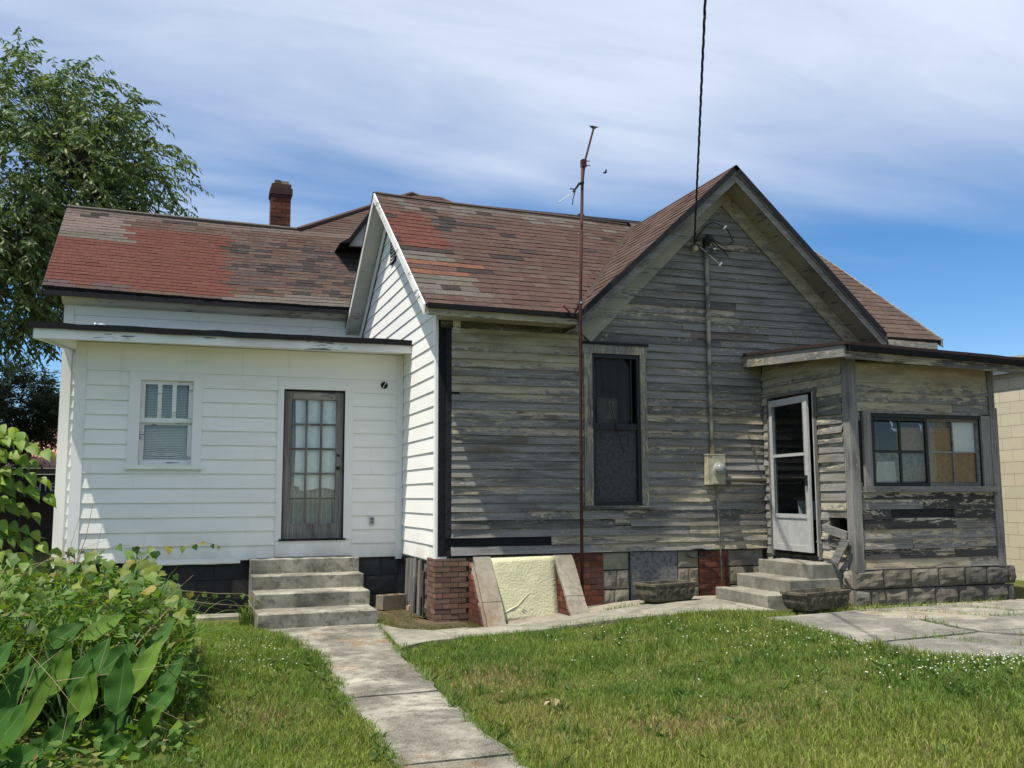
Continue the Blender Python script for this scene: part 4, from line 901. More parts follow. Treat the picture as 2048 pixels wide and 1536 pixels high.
# --- enclosed sun porch
PWIN = (8.23, 10.03, 1.705, 2.635)
p_core = core('porch_wall', WP, XP, XR, 0.66, 3.30, [PWIN], 'dark_timber', 0.09)
def p_col(u, z):
    if z > 2.95: return (0.55+random.gauss(0, 0.06), 0.0, 0)
    if z > 2.62: return (0.26+random.gauss(0, 0.08), 0.12, 0)
    if 1.15 < z < 1.62: return (0.13+random.gauss(0, 0.05), 0.80 if random.random() < 0.75 else 0.1, 0.4)
    if 0.72 < z < 0.86: return (0.05, 0.75, 0)
    return (random.gauss(0.17, 0.1), 0.05, 0)
clad(p_core, WP, 0.67, 3.30, 0.124, lambda z: (8.045, 10.175), [(8.09, 10.2, 1.63, 2.645), (8.04, 8.12, 1.75, 2.52), (8.5, 9.5, 1.29, 1.40)], 'weathered_wood', 0.005, 0.018, p_col, 1.3, 0.013)
mb = MB(); wbox(mb, WP, 7.915, 8.040, 0, 0.036, 0.64, 3.38); wbox(mb, WP, 7.915, 7.9295, 0, -0.10, 0.64, 3.38)
obj('corner_post', mb, 'weathered_post', p_core, (-0.15, 0, 0))
wpart('corner_post', p_core, WP, 10.18, 10.275, 0, 0.036, 0.66, 3.38, 'weathered_post', (-0.15, 0.1, 0))
wpart('corner_post', p_core, WP, 10.277, 10.33, -0.10, 0.012, 0.66, 2.75, 'weathered_post', (-0.2, 0, 0))
mb = MB(); wbox(mb, WP, 8.115, 8.2295, 0, 0.045, 1.705, 2.66); wbox(mb, WP, 10.0305, 10.178, 0, 0.030, 1.705, 2.64); wbox(mb, WP, 8.2296, 10.0304, 0, 0.040, 2.636, 2.665)
pw = obj('window', mb, 'weathered_post', house, (-0.15, 0, 0))
wpart('sill', pw, WP, 8.09, 10.235, 0, 0.075, 1.632, 1.704, 'weathered_wood', (-0.2, 0.1, 0))
mb = MB(); wbox(mb, WP, 8.2301, 8.27, -0.05, 0.02, 1.7055, 2.6355); wbox(mb, WP, 8.2705, 10.0295, -0.05, 0.02, 2.59, 2.6355)
obj('inner_frame', mb, 'black_frame', pw)
sash(pw, WP, 8.2705, 9.165, 1.706, 2.589, -0.005, 0.042, 2, 2, 'black_frame', 'black_frame', 0.034)
sash(pw, WP, 9.166, 10.029, 1.706, 2.589, -0.030, 0.038, 2, 2, 'weathered_wood', 'weathered_wood', 0.020)
for (u0, u1, z0, z1, n, mt) in ((8.74, 9.60, 2.14, 2.47, -0.085, 'fibreboard'), (9.19, 10.03, 1.70, 2.14, -0.075, 'fibreboard'), (9.62, 10.02, 2.155, 2.60, -0.070, 'white_sheet'), (9.19, 9.58, 2.30, 2.60, -0.110, 'grey_plywood'), (8.27, 9.19, 1.70, 2.13, -0.105, 'grey_plywood')):
    wpart('panel', pw, WP, u0, u1, n-0.012, n, z0, z1, mt)
mb = MB(); mb.slab([WP.P(8.36, -0.085, 1.745), WP.P(8.70, -0.085, 1.745), WP.P(8.69, -0.090, 2.03), WP.P(8.41, -0.090, 2.02)], (0, 0.004, 0)); obj('panel', mb, 'card_sheet', pw)
for (u, z, w, h) in ((8.63, 2.50, 0.05, 0.10), (8.66, 2.43, 0.10, 0.05), (9.10, 2.46, 0.05, 0.12)):
    obj('torn_paper', MB().slab([WP.P(u-w/2, -0.055, z+h/2), WP.P(u+w/2, -0.055, z+h*0.3), WP.P(u+w*0.6, -0.06, z-h/2), WP.P(u, -0.05, z-h*0.2)], (0, 0.003, 0)), 'white_sheet', pw)
# left porch wall with storm door
q_core = core('porch_side_wall', WQ, YP+0.10, YB-0.003, 0.66, 3.40, [(10.62, 11.63, 0.80, 2.97), (10.05, 10.40, 1.03, 1.31)], 'interior_wood', 0.08)
def q_col(u, z):
    if z > 2.85: return (0.36+random.gauss(0, 0.1), 0.0, 0)
    if z > 2.2: return (0.16+random.gauss(0, 0.12), 0.25, 0)
    return (random.gauss(0.12, 0.12), 0.0, 0.3)
clad(q_core, WQ, 0.66, 3.46, 0.1235, lambda z: (10.055, 11.80), [(10.555, 11.685, 0.72, 3.0), (10.04, 10.41, 1.0, 1.31)], 'weathered_wood', 0.005, 0.017, q_col, 0, 0.022)
mb = MB(); wbox(mb, WQ, 10.56, 10.622, -0.06, 0.034, 0.76, 2.975); wbox(mb, WQ, 11.628, 11.683, -0.06, 0.034, 0.76, 2.975); wbox(mb, WQ, 10.56, 11.683, -0.06, 0.0335, 2.9755, 3.02)
obj('door_frame', mb, 'weathered_post', house, (0.0, 0.35, 0))
th = math.radians(4.5); WD = Wall((XP-0.012, 11.615, 0), (-math.sin(th), -math.cos(th), 0), (-math.cos(th), math.sin(th), 0))
mb = MB(); DW = 0.975
wbox(mb, WD, 0, 0.085, 0, 0.034, 0.845, 2.93); wbox(mb, WD, DW-0.085, DW, 0, 0.034, 0.845, 2.93)
for (a, b) in ((0.845, 0.93), (1.29, 1.345), (2.125, 2.165), (2.84, 2.93)): wbox(mb, WD, 0.0855, DW-0.0855, 0, 0.0335, a, b)
sd = obj('storm_door', mb, 'aluminium', house)
wpart('kick_panel', sd, WD, 0.086, DW-0.086, 0.010, 0.022, 0.9305, 1.2895, 'aluminium')
wpart('pane', sd, WD, 0.086, DW-0.086, 0.015, 0.019, 2.1655, 2.8395, 'pane_glass'); wpart('pane', sd, WD, 0.086, DW-0.086, 0.012, 0.016, 1.3455, 2.1245, 'pane_glass')
for (a, b) in ((1.3455, 2.1245), (2.1655, 2.8395)):
    for u in (0.0862, DW-0.0982): wpart('bead', sd, WD, u, u+0.012, 0.0341, 0.040, a, b, 'silver_metal')
wpart('handle', sd, WD, DW-0.060, DW-0.030, 0.0345, 0.065, 1.72, 1.86, 'black_frame')
mb = MB(); wbox(mb, WQ, 10.623, 10.640, 0.0, 0.038, 0.80, 2.972); obj('door_channel', mb, 'aluminium', house)
# inside of the porch
obj('porch_floor', MB().box(XP+0.09, XR-0.1, YP+0.095, YB-0.002, 0.66, 0.72), 'interior_wood', house)
core('porch_end_wall', Wall((XR, 0, 0), (0, 1, 0), (1, 0, 0)), YP+0.095, YB-0.003, 0.66, 3.40, [], 'interior_wood', 0.08)
for (p, q, w, h) in (((8.7, 11.2, 0.72), (8.7, 11.2, 3.3), 0.10, 0.10), ((9.5, 11.4, 0.72), (9.5, 11.4, 3.3), 0.09, 0.09), ((8.5, 11.35, 2.0), (9.3, 10.7, 0.8), 0.03, 0.12), ((8.4, 11.75, 1.55), (9.9, 11.75, 1.6), 0.04, 0.22), ((8.4, 11.75, 1.12), (9.9, 11.75, 1.10), 0.04, 0.18)):
    obj('porch_timber', MB().beam(p, q, w, h, (0, 1, 0.01)), 'interior_wood', house)
obj('porch_junk', MB().slab([(8.35, 11.6, 1.25), (9.6, 11.65, 1.22), (9.6, 11.7, 1.5), (8.35, 11.65, 1.52)], (0, 0.03, 0)), 'card_sheet', house)
# porch roof
mb = MB(); n = 14
for i in range(n+1):
    t = i/n; x = 7.60+3.25*t; s_ = -0.10*t; mb.V += [(x, 9.545, 3.475+s_+0.008*nz(x*3)), (x, YB-0.06, 3.64+s_*0.4), (x, 9.545, 3.435+s_), (x, YB-0.06, 3.60+s_*0.4)]
for i in range(n):
    a, b = 4*i, 4*i+4; mb.F += [(a, b, b+1, a+1), (a+2, a+3, b+3, b+2), (a, a+2, b+2, b)]
mb.F += [(0, 1, 3, 2), (4*n, 4*n+2, 4*n+3, 4*n+1)]
pr_ = obj('porch_roof', mb, 'shingle', house, (0.045, 0.030, 0.028))
obj('side_fascia', MB().hexa([(7.62, 9.60, 3.29), (7.645, 9.60, 3.29), (7.645, YB-0.03, 3.44), (7.62, YB-0.03, 3.44)], [(7.62, 9.60, 3.434), (7.645, 9.60, 3.434), (7.645, YB-0.03, 3.598), (7.62, YB-0.03, 3.598)]), 'weathered_wood', pr_, (0.12, 0, 0))
obj('front_fascia', MB().hexa([(7.646, 9.60, 3.27), (10.82, 9.60, 3.175), (10.82, 9.63, 3.175), (7.646, 9.63, 3.27)], [(7.646, 9.60, 3.433), (10.82, 9.60, 3.334), (10.82, 9.63, 3.334), (7.646, 9.63, 3.433)]), 'weathered_wood', pr_, (0.18, 0.35, 0))
obj('gutter', MB().hexa([(7.66, 9.53, 3.365), (10.85, 9.53, 3.27), (10.85, 9.597, 3.27), (7.66, 9.597, 3.365)], [(7.66, 9.515, 3.43), (10.85, 9.515, 3.325), (10.85, 9.597, 3.325), (7.66, 9.597, 3.43)]), 'tar_black', pr_)
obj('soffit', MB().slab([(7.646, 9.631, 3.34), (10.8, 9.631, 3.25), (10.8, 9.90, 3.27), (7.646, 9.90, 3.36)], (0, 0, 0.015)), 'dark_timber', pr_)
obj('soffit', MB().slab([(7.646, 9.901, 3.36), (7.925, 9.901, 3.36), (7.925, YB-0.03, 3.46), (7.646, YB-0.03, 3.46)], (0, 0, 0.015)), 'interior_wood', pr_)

# --- footings
ft = obj('footing', MB().box(3.10, XP-0.05, YB+0.05, YB+0.12, -0.1, 0.835).box(3.12, 3.2, YB+0.121, YA+0.05, -0.1, 0.77).box(-1.38, 3.119, YA+0.06, YA+0.14, -0.1, 0.725).box(XP+0.06, XR+0.08, YP+0.06, YP+0.14, 0.1, 0.65).box(XP+0.06, XP+0.14, YP+0.141, YB+0.04, 0.1, 0.65), 'mortar', house)
def rock(parent, W, u0, u1, z0, z1, bulge, col, n=0.0, nu=7, nv=5, name='stone_block'):
    mb = MB(); sd = random.random()*80; g0 = 0.004; tz = random.uniform(0.35, 0.65); tu = random.uniform(0.3, 0.7)
    for j in range(nv+1):
        for i in range(nu+1):
            s, t = i/nu, j/nv; e = min(s, 1-s, t, 1-t); ridge = max(0, 1-abs(t-tz)*2.2)*max(0, 1-abs(s-tu)*1.5)
            d = 0 if e == 0 else bulge*(0.35+0.65*ridge+0.75*nz(s*3.1+sd, t*2.6, sd))
            mb.V.append(W.P(u0+g0+(u1-u0-2*g0)*s, n+max(-0.004, d), z0+g0+(z1-z0-2*g0)*t))
    for j in range(nv):
        for i in range(nu): a = j*(nu+1)+i; mb.F.append((a, a+1, a+nu+2, a+nu+1))
    ring = list(range(nu+1)) + [j*(nu+1)+nu for j in range(1, nv+1)] + [nv*(nu+1)+i for i in range(nu-1, -1, -1)] + [j*(nu+1) for j in range(nv-1, 0, -1)]
    nin = -Vector(W.na)*0.07; low = [mb.v(tuple(Vector(mb.V[i])+nin)) for i in ring]
    for k in range(len(ring)): mb.F.append((ring[k], low[k], low[(k+1) % len(ring)], ring[(k+1) % len(ring)]))
    return obj(name, mb, 'stone', parent, jit(col, 0.15))
WAf = Wall((0, YA+0.035, 0), (1, 0, 0), (0, -1, 0))
for k, (z0, z1) in enumerate(((-0.06, 0.20), (0.21, 0.46), (0.47, 0.725))):
    u = -1.42-(0.22 if k % 2 else 0)
    while u < 3.0:
        a, b = max(u, -1.42), min(u+0.46, 3.04); u += 0.465
        if (b < 0.95 or a > 2.3) and b-a > 0.08: rock(ft, WAf, a, b, z0, z1, 0.020, (0.030, 0.031, 0.034) if a < 1 else (0.055, 0.056, 0.056))
STN = (0.215, 0.195, 0.145)
for (a, b) in ((5.365, 5.745), (6.495, 6.815), (7.295, 7.86)):
    for k, (z0, z1) in enumerate(((0.12, 0.345), (0.355, 0.60), (0.61, 0.838))):
        cs = [a, b] if k == 2 or b-a < 0.35 and k == 0 else [a, a+(b-a)*random.uniform(0.42, 0.58), b]
        for c, d in zip(cs[:-1], cs[1:]): rock(ft, WB, c, d, z0, z1, 0.013, STN, -0.010)
wpart('access_panel', ft, WB, 5.765, 6.485, -0.03, -0.012, 0.20, 0.838, 'grey_plywood')
mb = MB(); wbox(mb, WB, 5.748, 5.7645, -0.03, 0.004, 0.19, 0.838); obj('panel_post', mb, 'dark_timber', ft)
BR1 = [(0.165, 0.105, 0.075), (0.18, 0.115, 0.082), (0.135, 0.080, 0.062), (0.17, 0.092, 0.068)]
BR2 = [(0.120, 0.043, 0.030), (0.145, 0.052, 0.034), (0.100, 0.039, 0.030), (0.085, 0.040, 0.032)]
brick_box(ft, 'brick', 3.035, 3.47, YB-0.028, 12.235, 0.0, 0.815, BR1, 0.206, 0.0655)
obj('pier_core', MB().box(3.043, 3.462, YB-0.015, YB+0.049, -0.05, 0.80).box(3.043, 3.099, YB+0.049, 12.23, -0.05, 0.80), 'mortar', ft)
for bx_ in ((3.472, 3.53, YB+0.0, YB+0.049, -0.05, 0.80), (4.895, 5.36, YB+0.002, YB+0.049, 0.0, 0.83), (6.825, 7.285, YB+0.002, YB+0.049, 0.1, 0.83)): obj('pier_core', MB().box(*bx_), 'mortar', ft)
def brick_face(parent, W, u0, u1, z0, z1, colors, n=0.0, bl=0.2, bh=0.068, mt=0.009, ulo=None, dep=0.02):
    k = 0; z = z0
    while z < z1-0.015:
        zt = min(z+bh-mt, z1); lo = ulo(z+bh*0.5) if ulo else u0; u = u1+(0.5*bl if k % 2 else 0)
        while u > lo+0.01:
            b, a = min(u, u1), max(u-bl+mt, lo); u -= bl
            if b-a < 0.02: continue
            p = random.uniform(0.0, 0.006); a0, a1 = (min(ulo(z), b-0.004), min(ulo(zt), b-0.003)) if ulo and a == lo else (a, a)
            obj('brick', MB().hexa([W.P(a0, n-dep, z), W.P(b, n-dep, z), W.P(b, n+p, z), W.P(a0, n+p, z)], [W.P(a1, n-dep, zt), W.P(b, n-dep, zt), W.P(b, n+p, zt), W.P(a1, n+p, zt)]), 'brick_clay', parent, jit(random.choice(colors), 0.18))
        z += bh; k += 1
brick_face(ft, WB, 4.90, 5.36, 0.06, 0.835, BR2, 0.004, 0.19, 0.075)
brick_face(ft, WB, 6.825, 7.285, 0.16, 0.835, BR2, 0.004, 0.19, 0.075)
brick_face(ft, WB, 3.474, 3.53, 0.0, 0.82, BR2, 0.004, 0.19, 0.075)
for k, (z0, z1) in enumerate(((-0.02, 0.25), (0.26, 0.51), (0.52, 0.765))): rock(ft, WS, 12.245, 12.62, z0, z1, 0.035, (0.085, 0.080, 0.068), -0.03)
for (a, b, z1, n, lean) in ((12.64, 12.76, 0.77, 0.012, 0.0), (12.80, 12.98, 0.52, 0.05, 0.02), (12.95, 13.12, 0.77, 0.0, -0.02), (13.14, 13.30, 0.76, 0.0, 0.0), (13.32, 13.6, 0.75, -0.01, 0.0)):
    obj('plank', MB().hexa([WS.P(a+lean, n+0.04, 0.02), WS.P(b+lean, n+0.04, 0.02), WS.P(b+lean, n+0.015, 0.02), WS.P(a+lean, n+0.015, 0.02)], [WS.P(a, n+0.02, z1), WS.P(b, n+0.02, z1-0.03), WS.P(b, n, z1-0.03), WS.P(a, n, z1)]), 'weathered_post', ft, (-0.1, 0.15, 0))
WPf = Wall((0, YP-0.02, 0), (1, 0, 0), (0, -1, 0)); WQf = Wall((XP-0.03, 0, 0), (0, 1, 0), (-1, 0, 0))
for k, (z0, z1) in enumerate(((0.17, 0.425), (0.432, 0.662))):
    cs = [7.90]; 
    while cs[-1] < 10.42: cs.append(cs[-1]+random.choice((0.22, 0.40, 0.43, 0.36)))
    cs[-1] = 10.42+0.03*k
    for a, b in zip(cs[:-1], cs[1:]):
        if b-a > 0.06: rock(ft, WPf, a, b, z0, z1, 0.045, (0.080, 0.075, 0.064) if a > 9.2 else (0.120, 0.110, 0.088), 0.0, 8, 6)
    for (a, b) in ((9.97, 10.17), (10.175, 10.45), (10.455, 10.9), (10.905, 11.3)): rock(ft, WQf, a, b, z0, z1, 0.04, (0.17, 0.155, 0.12), 0.0)

# ---------------------------------------------------------------- cellar hatch
ce = empty('cellar_entrance', (4.2, 11.5, 0.02), 'sloping brick cheek walls with concrete caps of the cellar entrance', 'cellar entrance')
for (x0, x1, zb, yf, cx0) in ((3.482, 3.755, -0.02, 11.20, 3.555), (4.665, 4.885, 0.03, 11.24, 4.665)):
    sl = (YB-0.006-yf)/(0.80-zb)
    ck = obj('cheek_wall', MB().slab([(x0+0.008, YB-0.004, zb-0.05), (x0+0.008, YB-0.004, 0.775), (x0+0.008, yf+0.02, zb-0.02), (x0+0.008, yf+0.02, zb-0.05)], (x1-x0-0.016, 0, 0)), 'cap_concrete', ce)
    brick_face(ck, Wall((x0, 0, 0), (0, 1, 0), (-1, 0, 0)), yf, YB-0.006, zb, 0.77, BR2, 0.004, 0.19, 0.072, 0.008, lambda z: yf+max(0, (z-zb))*sl+0.012)
    nrm = Vector((0, -(0.80-zb), -(yf-YB))).normalized(); nrm = Vector((0, -abs(nrm.y), abs(nrm.z)))
    for (t0, t1) in ((0.0, 0.62), (0.628, 1.0)):
        mb = MB(); n = 6; P0 = Vector((0, YB-0.006, 0.812)); P1 = Vector((0, yf-0.03, zb-0.01))
        for i in range(n+1):
            t = t0+(t1-t0)*i/n; p = P0.lerp(P1, t); e = 0.012*nz(t*9, x0); e2 = 0.012*nz(t*9+20, x0)
            mb.V += [(cx0-0.022+e, *(p+nrm*0.028)[1:]), (x1+0.014+e2, *(p+nrm*0.028)[1:]), (cx0-0.022+e, *(p-nrm*0.012)[1:]), (x1+0.014+e2, *(p-nrm*0.012)[1:])]
        for i in range(n):
            a, b = 4*i, 4*i+4; mb.F += [(a, a+1, b+1, b), (a, b, b+2, a+2), (a+1, a+3, b+3, b+1), (a+2, b+2, b+3, a+3)]
        mb.F += [(0, 2, 3, 1), (4*n, 4*n+1, 4*n+3, 4*n+2)]
        obj('cap', mb, 'cap_concrete', ce)
mb = MB(); nu, nv = 10, 12; dent = [((0.12, 0.16), (0.36, 0.27)), ((0.36, 0.27), (0.52, 0.42)), ((0.45, 0.10), (0.60, 0.30))]
for j in range(nv+1):
    for i in range(nu+1):
        s, t = i/nu, j/nv; x = 3.775+0.880*s; p = Vector((x, 11.60+0.06*s+(YB-0.040-11.60-0.06*s)*t, 0.012+0.800*t+0.010*s))
        d = 0.012*nz(s*3, t*3, 5)*min(s, 1-s, t, 1-t)*4
        mb.V.append(tuple(p+Vector((0, -0.97, 0.25))*d))
for j in range(nv):
    for i in range(nu): a = j*(nu+1)+i; mb.F.append((a, a+1, a+nu+2, a+nu+1))
N0 = len(mb.V); off = Vector((0, 0.032, -0.008)); ring = list(range(nu+1)) + [j*(nu+1)+nu for j in range(1, nv+1)] + [nv*(nu+1)+i for i in range(nu-1, -1, -1)] + [j*(nu+1) for j in range(nv-1, 0, -1)]
low = [mb.v(tuple(Vector(mb.V[i])+off)) for i in ring]
for k in range(len(ring)): mb.F.append((ring[k], low[k], low[(k+1) % len(ring)], ring[(k+1) % len(ring)]))
foam = obj('insulation_board', mb, 'foam', None, None, True)
tag(foam, 'pale yellow foam insulation board leaning over the cellar opening', 'foam board')
def foam_pt(s, t, d): p = Vector((3.775+0.880*s, 11.60+0.06*s+(YB-0.040-11.60-0.06*s)*t, 0.012+0.800*t+0.010*s)); return tuple(p+Vector((0, -0.97, 0.25))*d)
for (pts) in ([(0.10, 0.13), (0.28, 0.22), (0.36, 0.25)], [(0.34, 0.24), (0.46, 0.36), (0.55, 0.43)], [(0.46, 0.12), (0.41, 0.18)], [(0.49, 0.15), (0.43, 0.20)]):
    obj('gouge', MB().tube([foam_pt(s, t, 0.001) for s, t in pts], [0.004, 0.011, 0.004][:len(pts)], 6), 'foam', foam)

# ---------------------------------------------------------------- concrete steps
def rough(x0, x1, y0, y1, z0, z1, step=0.12, amp=0.006, sd=0.0):
    """box with worn, slightly uneven edges"""
    def ax(a, b): n = max(2, int((b-a)/step)+1); return [a+(b-a)*i/(n-1) for i in range(n)]
    X, Y, Z = ax(x0, x1), ax(y0, y1), [z0, z0+(z1-z0)*0.5, z1-0.012, z1]; mb = MB(); idx = {}
    def vid(i, j, k):
        key = (i, j, k)
        if key not in idx:
            x, y, z = X[i], Y[j], Z[k]; e = (i in (0, len(X)-1)) + (j in (0, len(Y)-1)) + (k == len(Z)-1)
            ins = 0.008 if e >= 2 and k == len(Z)-1 else 0
            chip = max(0, nz(x*6+sd, y*6, z*6)-0.25)*0.05 if e >= 2 else 0
            cx, cy = (x0+x1)/2, (y0+y1)/2
            x += amp*nz(x*7, y*7+sd, z*7) - math.copysign(ins+chip, x-cx)*(i in (0, len(X)-1)); y += amp*nz(x*7+9, y*7, z*7+sd) - math.copysign(ins+chip, y-cy)*(j in (0, len(Y)-1))
            z += 0.6*amp*nz(x*5, y*5, z*5+sd) - (chip if k == len(Z)-1 else 0); idx[key] = mb.v(x, y, z)
        return idx[key]
    a, b, c = len(X)-1, len(Y)-1, len(Z)-1
    for i in range(a):
        for j in range(b): mb.F.append((vid(i, j, c), vid(i+1, j, c), vid(i+1, j+1, c), vid(i, j+1, c)))
        for k in range(c): mb.F += [(vid(i, 0, k), vid(i+1, 0, k), vid(i+1, 0, k+1), vid(i, 0, k+1)), (vid(i, b, k), vid(i, b, k+1), vid(i+1, b, k+1), vid(i+1, b, k))]
    for j in range(b):
        for k in range(c): mb.F += [(vid(0, j, k), vid(0, j, k+1), vid(0, j+1, k+1), vid(0, j+1, k)), (vid(a, j, k), vid(a, j+1, k), vid(a, j+1, k+1), vid(a, j, k+1))]
    return mb
s1 = empty('concrete_steps', (1.65, 13.0, 0.0), 'four stained concrete steps up to the white addition door', 'steps')
for i, (y0, z0, z1, x0, x1) in enumerate(((12.10, -0.05, 0.19, 0.90, 2.365), (12.70, 0.05, 0.375, 0.905, 2.375), (13.25, 0.2, 0.555, 0.90, 2.385), (13.63, 0.4, 0.755, 0.895, 2.385))):
    obj('step', rough(x0+0.002*i, x1, y0, 13.865+0.003*i, z0, z1, 0.13, 0.006, i*7), 'step_concrete', s1)
s2 = empty('concrete_steps', (7.4, 10.8, 0.2), 'three plain concrete steps rising sideways to the storm door', 'steps')
for i, (x0, z0, z1, y0, y1) in enumerate(((6.78, 0.1, 0.385, 10.15, 11.36), (7.14, 0.2, 0.550, 10.20, 11.40), (7.50, 0.3, 0.735, 10.23, 11.42))):
    obj('step', rough(x0, 7.885+0.003*i, y0, y1, z0, z1, 0.13, 0.004, 40+i*7), 'clean_concrete', s2)

# ---------------------------------------------------------------- planters
def planter(cx, cy, z0, rot, L, Wd, H, label):
    o = empty('stone_planter', (cx, cy, z0), label, 'planter', 'stone trough planters by the house'); c, s = math.cos(rot), math.sin(rot)
    def T(x, y, z): return (cx+x*c-y*s, cy+x*s+y*c, z0+z)
    def ring(hl, hw, z): 
        r = 0.04; pts = []
        for (sx, sy) in ((-1, -1), (1, -1), (1, 1), (-1, 1)):
            pts += [(sx*(hl-r), sy*hw), (sx*hl, sy*(hw-r))] if sx*sy < 0 else [(sx*hl, sy*(hw-r)), (sx*(hl-r), sy*hw)]
        return [T(x, y, z) for x, y in pts]
    hl, hw = L/2, Wd/2
    rings = [ring(hl*0.82, hw*0.82, 0.035), ring(hl*0.89, hw*0.89, 0.065), ring(hl*0.935, hw*0.935, 0.12), ring(hl*0.955, hw*0.955, H-0.035), ring(hl, hw, H-0.030), ring(hl, hw, H), ring(hl-0.045, hw-0.045, H+0.001), ring(hl-0.06, hw-0.06, H-0.10)]
    mb = MB(); n = 8
    for r in rings: mb.V += r
    for k in range(len(rings)-1):
        for i in range(n): mb.F.append((k*n+i, k*n+(i+1) % n, (k+1)*n+(i+1) % n, (k+1)*n+i))
    mb.F.append(tuple(range(n))[::-1]); mb.F.append(tuple((len(rings)-1)*n+i for i in range(n)))
    obj('trough', mb, 'planter_stone', o)
    for sx in (-1, 1):
        mb = MB(); mb.hexa([T(sx*hl*0.5-0.07, -hw*0.6, 0), T(sx*hl*0.5+0.07, -hw*0.6, 0), T(sx*hl*0.5+0.07, hw*0.6, 0), T(sx*hl*0.5-0.07, hw*0.6, 0)], [T(sx*hl*0.5-0.06, -hw*0.55, 0.04), T(sx*hl*0.5+0.06, -hw*0.55, 0.04), T(sx*hl*0.5+0.06, hw*0.55, 0.04), T(sx*hl*0.5-0.06, hw*0.55, 0.04)]); obj('foot', mb, 'planter_stone', o)
    zc = H*0.52
    def front(x, z): k = 0.83+0.125*min(1, max(0, (z-0.035)/(H-0.07)))**0.6; return -hw*k
    for i, u in enumerate((-0.62, -0.30, 0.02, 0.34, 0.66)):
        x0 = u*hl; pts = [T(x0+0.052*math.cos(a)*(1-a/22), front(0, zc+0.045*math.sin(a))-0.004, zc+0.055*math.sin(a)*(1-a/22)) for a in [q*0.45 for q in range(32)]]
        obj('scroll', MB().tube(pts, 0.011, 5), 'planter_stone', o)
    for u in (-0.46, -0.14, 0.18, 0.50): obj('rib', MB().tube([T(u*hl, front(0, z)-0.003, z) for z in (0.08, H*0.35, H*0.6, H-0.045)], 0.008, 5), 'planter_stone', o)
    for j in (-0.35, 0.35):
        pts = [T(-hl*(0.70+0.26*((zc+0.04*math.sin(a)-0.03)/(H-0.06)))-0.006, j*hw+0.045*math.cos(a), zc+0.04*math.sin(a)) for a in [q*0.5 for q in range(13)]]
        obj('scroll', MB().tube(pts, 0.009, 5), 'planter_stone', o)
    return o
planter(6.00, 11.30, g(6.0)+0.012, math.radians(13), 0.78, 0.42, 0.26, 'stone trough planter under the grey wall, in front of the weathered panel')
planter(7.22, 9.80, g(7.2)+0.012, math.radians(14), 0.88, 0.40, 0.24, 'stone trough planter beside the right concrete steps')

# ---------------------------------------------------------------- electric meter, conduit and service drop
em = empty('electric_meter', (7.07, YB-0.07, 1.75), 'cream electric meter box with tall peeling conduit on the grey wall', 'electric meter')
mb = MB(); wbox(mb, WB, 6.93, 7.205, 0.022, 0.135, 1.75, 2.16); wbox(mb, WB, 6.922, 7.213, 0.02, 0.142, 2.1605, 2.178)
obj('meter_box', mb, 'meter_paint', em)
wpart('box_door', em, WB, 7.0, 7.2, 0.1355, 0.141, 1.765, 2.15, 'meter_paint')
mg = obj('meter', MB().lathe(WB.P(7.10, 0.138, 1.965), (0, -1, 0), [(0, 0.082), (0.012, 0.086), (0.02, 0.078), (0.075, 0.075), (0.098, 0.062), (0.104, 0.02), (0.105, 0.001)], 24), 'lamp_glass', em, smooth=True)
obj('meter_ring', MB().lathe(WB.P(7.10, 0.1415, 1.965), (0, -1, 0), [(0, 0.094), (0.014, 0.094), (0.016, 0.08)], 24), 'aluminium', mg)
obj('conduit', MB().tube([WB.P(7.045, 0.062, 2.17), WB.P(7.045, 0.062, 2.6), WB.P(7.040, 0.062, 3.6), WB.P(7.045, 0.062, 5.20)], 0.031, 12), 'pipe_cream', em, smooth=True)
for z in (2.67, 3.72, 5.02): obj('strap', MB().tube([WB.P(7.043, 0.062, z-0.012), WB.P(7.043, 0.062, z+0.012)], 0.036, 12), 'pipe_cream', em)
obj('ground_pipe', MB().tube([WB.P(7.10, 0.05, 1.75), WB.P(7.112, 0.048, 1.55), WB.P(7.13, 0.05, 1.1), WB.P(7.15, 0.056, 0.42)], 0.012, 8), 'pipe_cream', em, smooth=True)
obj('side_pipe', MB().tube([WB.P(7.215, 0.065, 1.835), WB.P(7.28, 0.064, 1.835), WB.P(7.9, 0.066, 1.828)], 0.030, 10), 'cream_trim', em, smooth=True)
obj('weatherhead', MB().tube([WB.P(7.045, 0.062, 5.19), WB.P(7.05, 0.066, 5.25), WB.P(7.075, 0.085, 5.30), WB.P(7.115, 0.11, 5.29)], [0.045, 0.06, 0.066, 0.05], 12), 'black_rubber', em, smooth=True)
def arc(p, q, h, n=10, side=(0, 0, 1)):
    p, q, s = Vector(p), Vector(q), Vector(side); return [tuple(p.lerp(q, i/n)+s*h*math.sin(math.pi*i/n)) for i in range(n+1)]
for pts in (arc(WB.P(6.85, 0.10, 5.24), WB.P(7.30, 0.14, 5.46), 0.16), arc(WB.P(7.30, 0.14, 5.46), WB.P(7.45, 0.14, 5.26), 0.05), arc(WB.P(7.45, 0.14, 5.26), WB.P(7.12, 0.12, 5.29), -0.07), arc(WB.P(6.85, 0.10, 5.22), WB.P(7.12, 0.17, 5.16), 0.09), arc(WB.P(7.12, 0.17, 5.16), WB.P(7.36, 0.14, 5.03), 0.04), arc(WB.P(7.10, 0.12, 5.28), WB.P(7.42, 0.13, 5.12), -0.05), arc(WB.P(6.85, 0.08, 5.2), WB.P(7.05, 0.13, 5.05), 0.03)):
    obj('wire', MB().tube(pts, 0.009, 6), 'black_rubber', em, smooth=True)
obj('wire', MB().tube([WB.P(6.90, 0.08, 5.19), WB.P(7.22, 0.12, 4.92)], 0.005, 5), 'silver_metal', em)
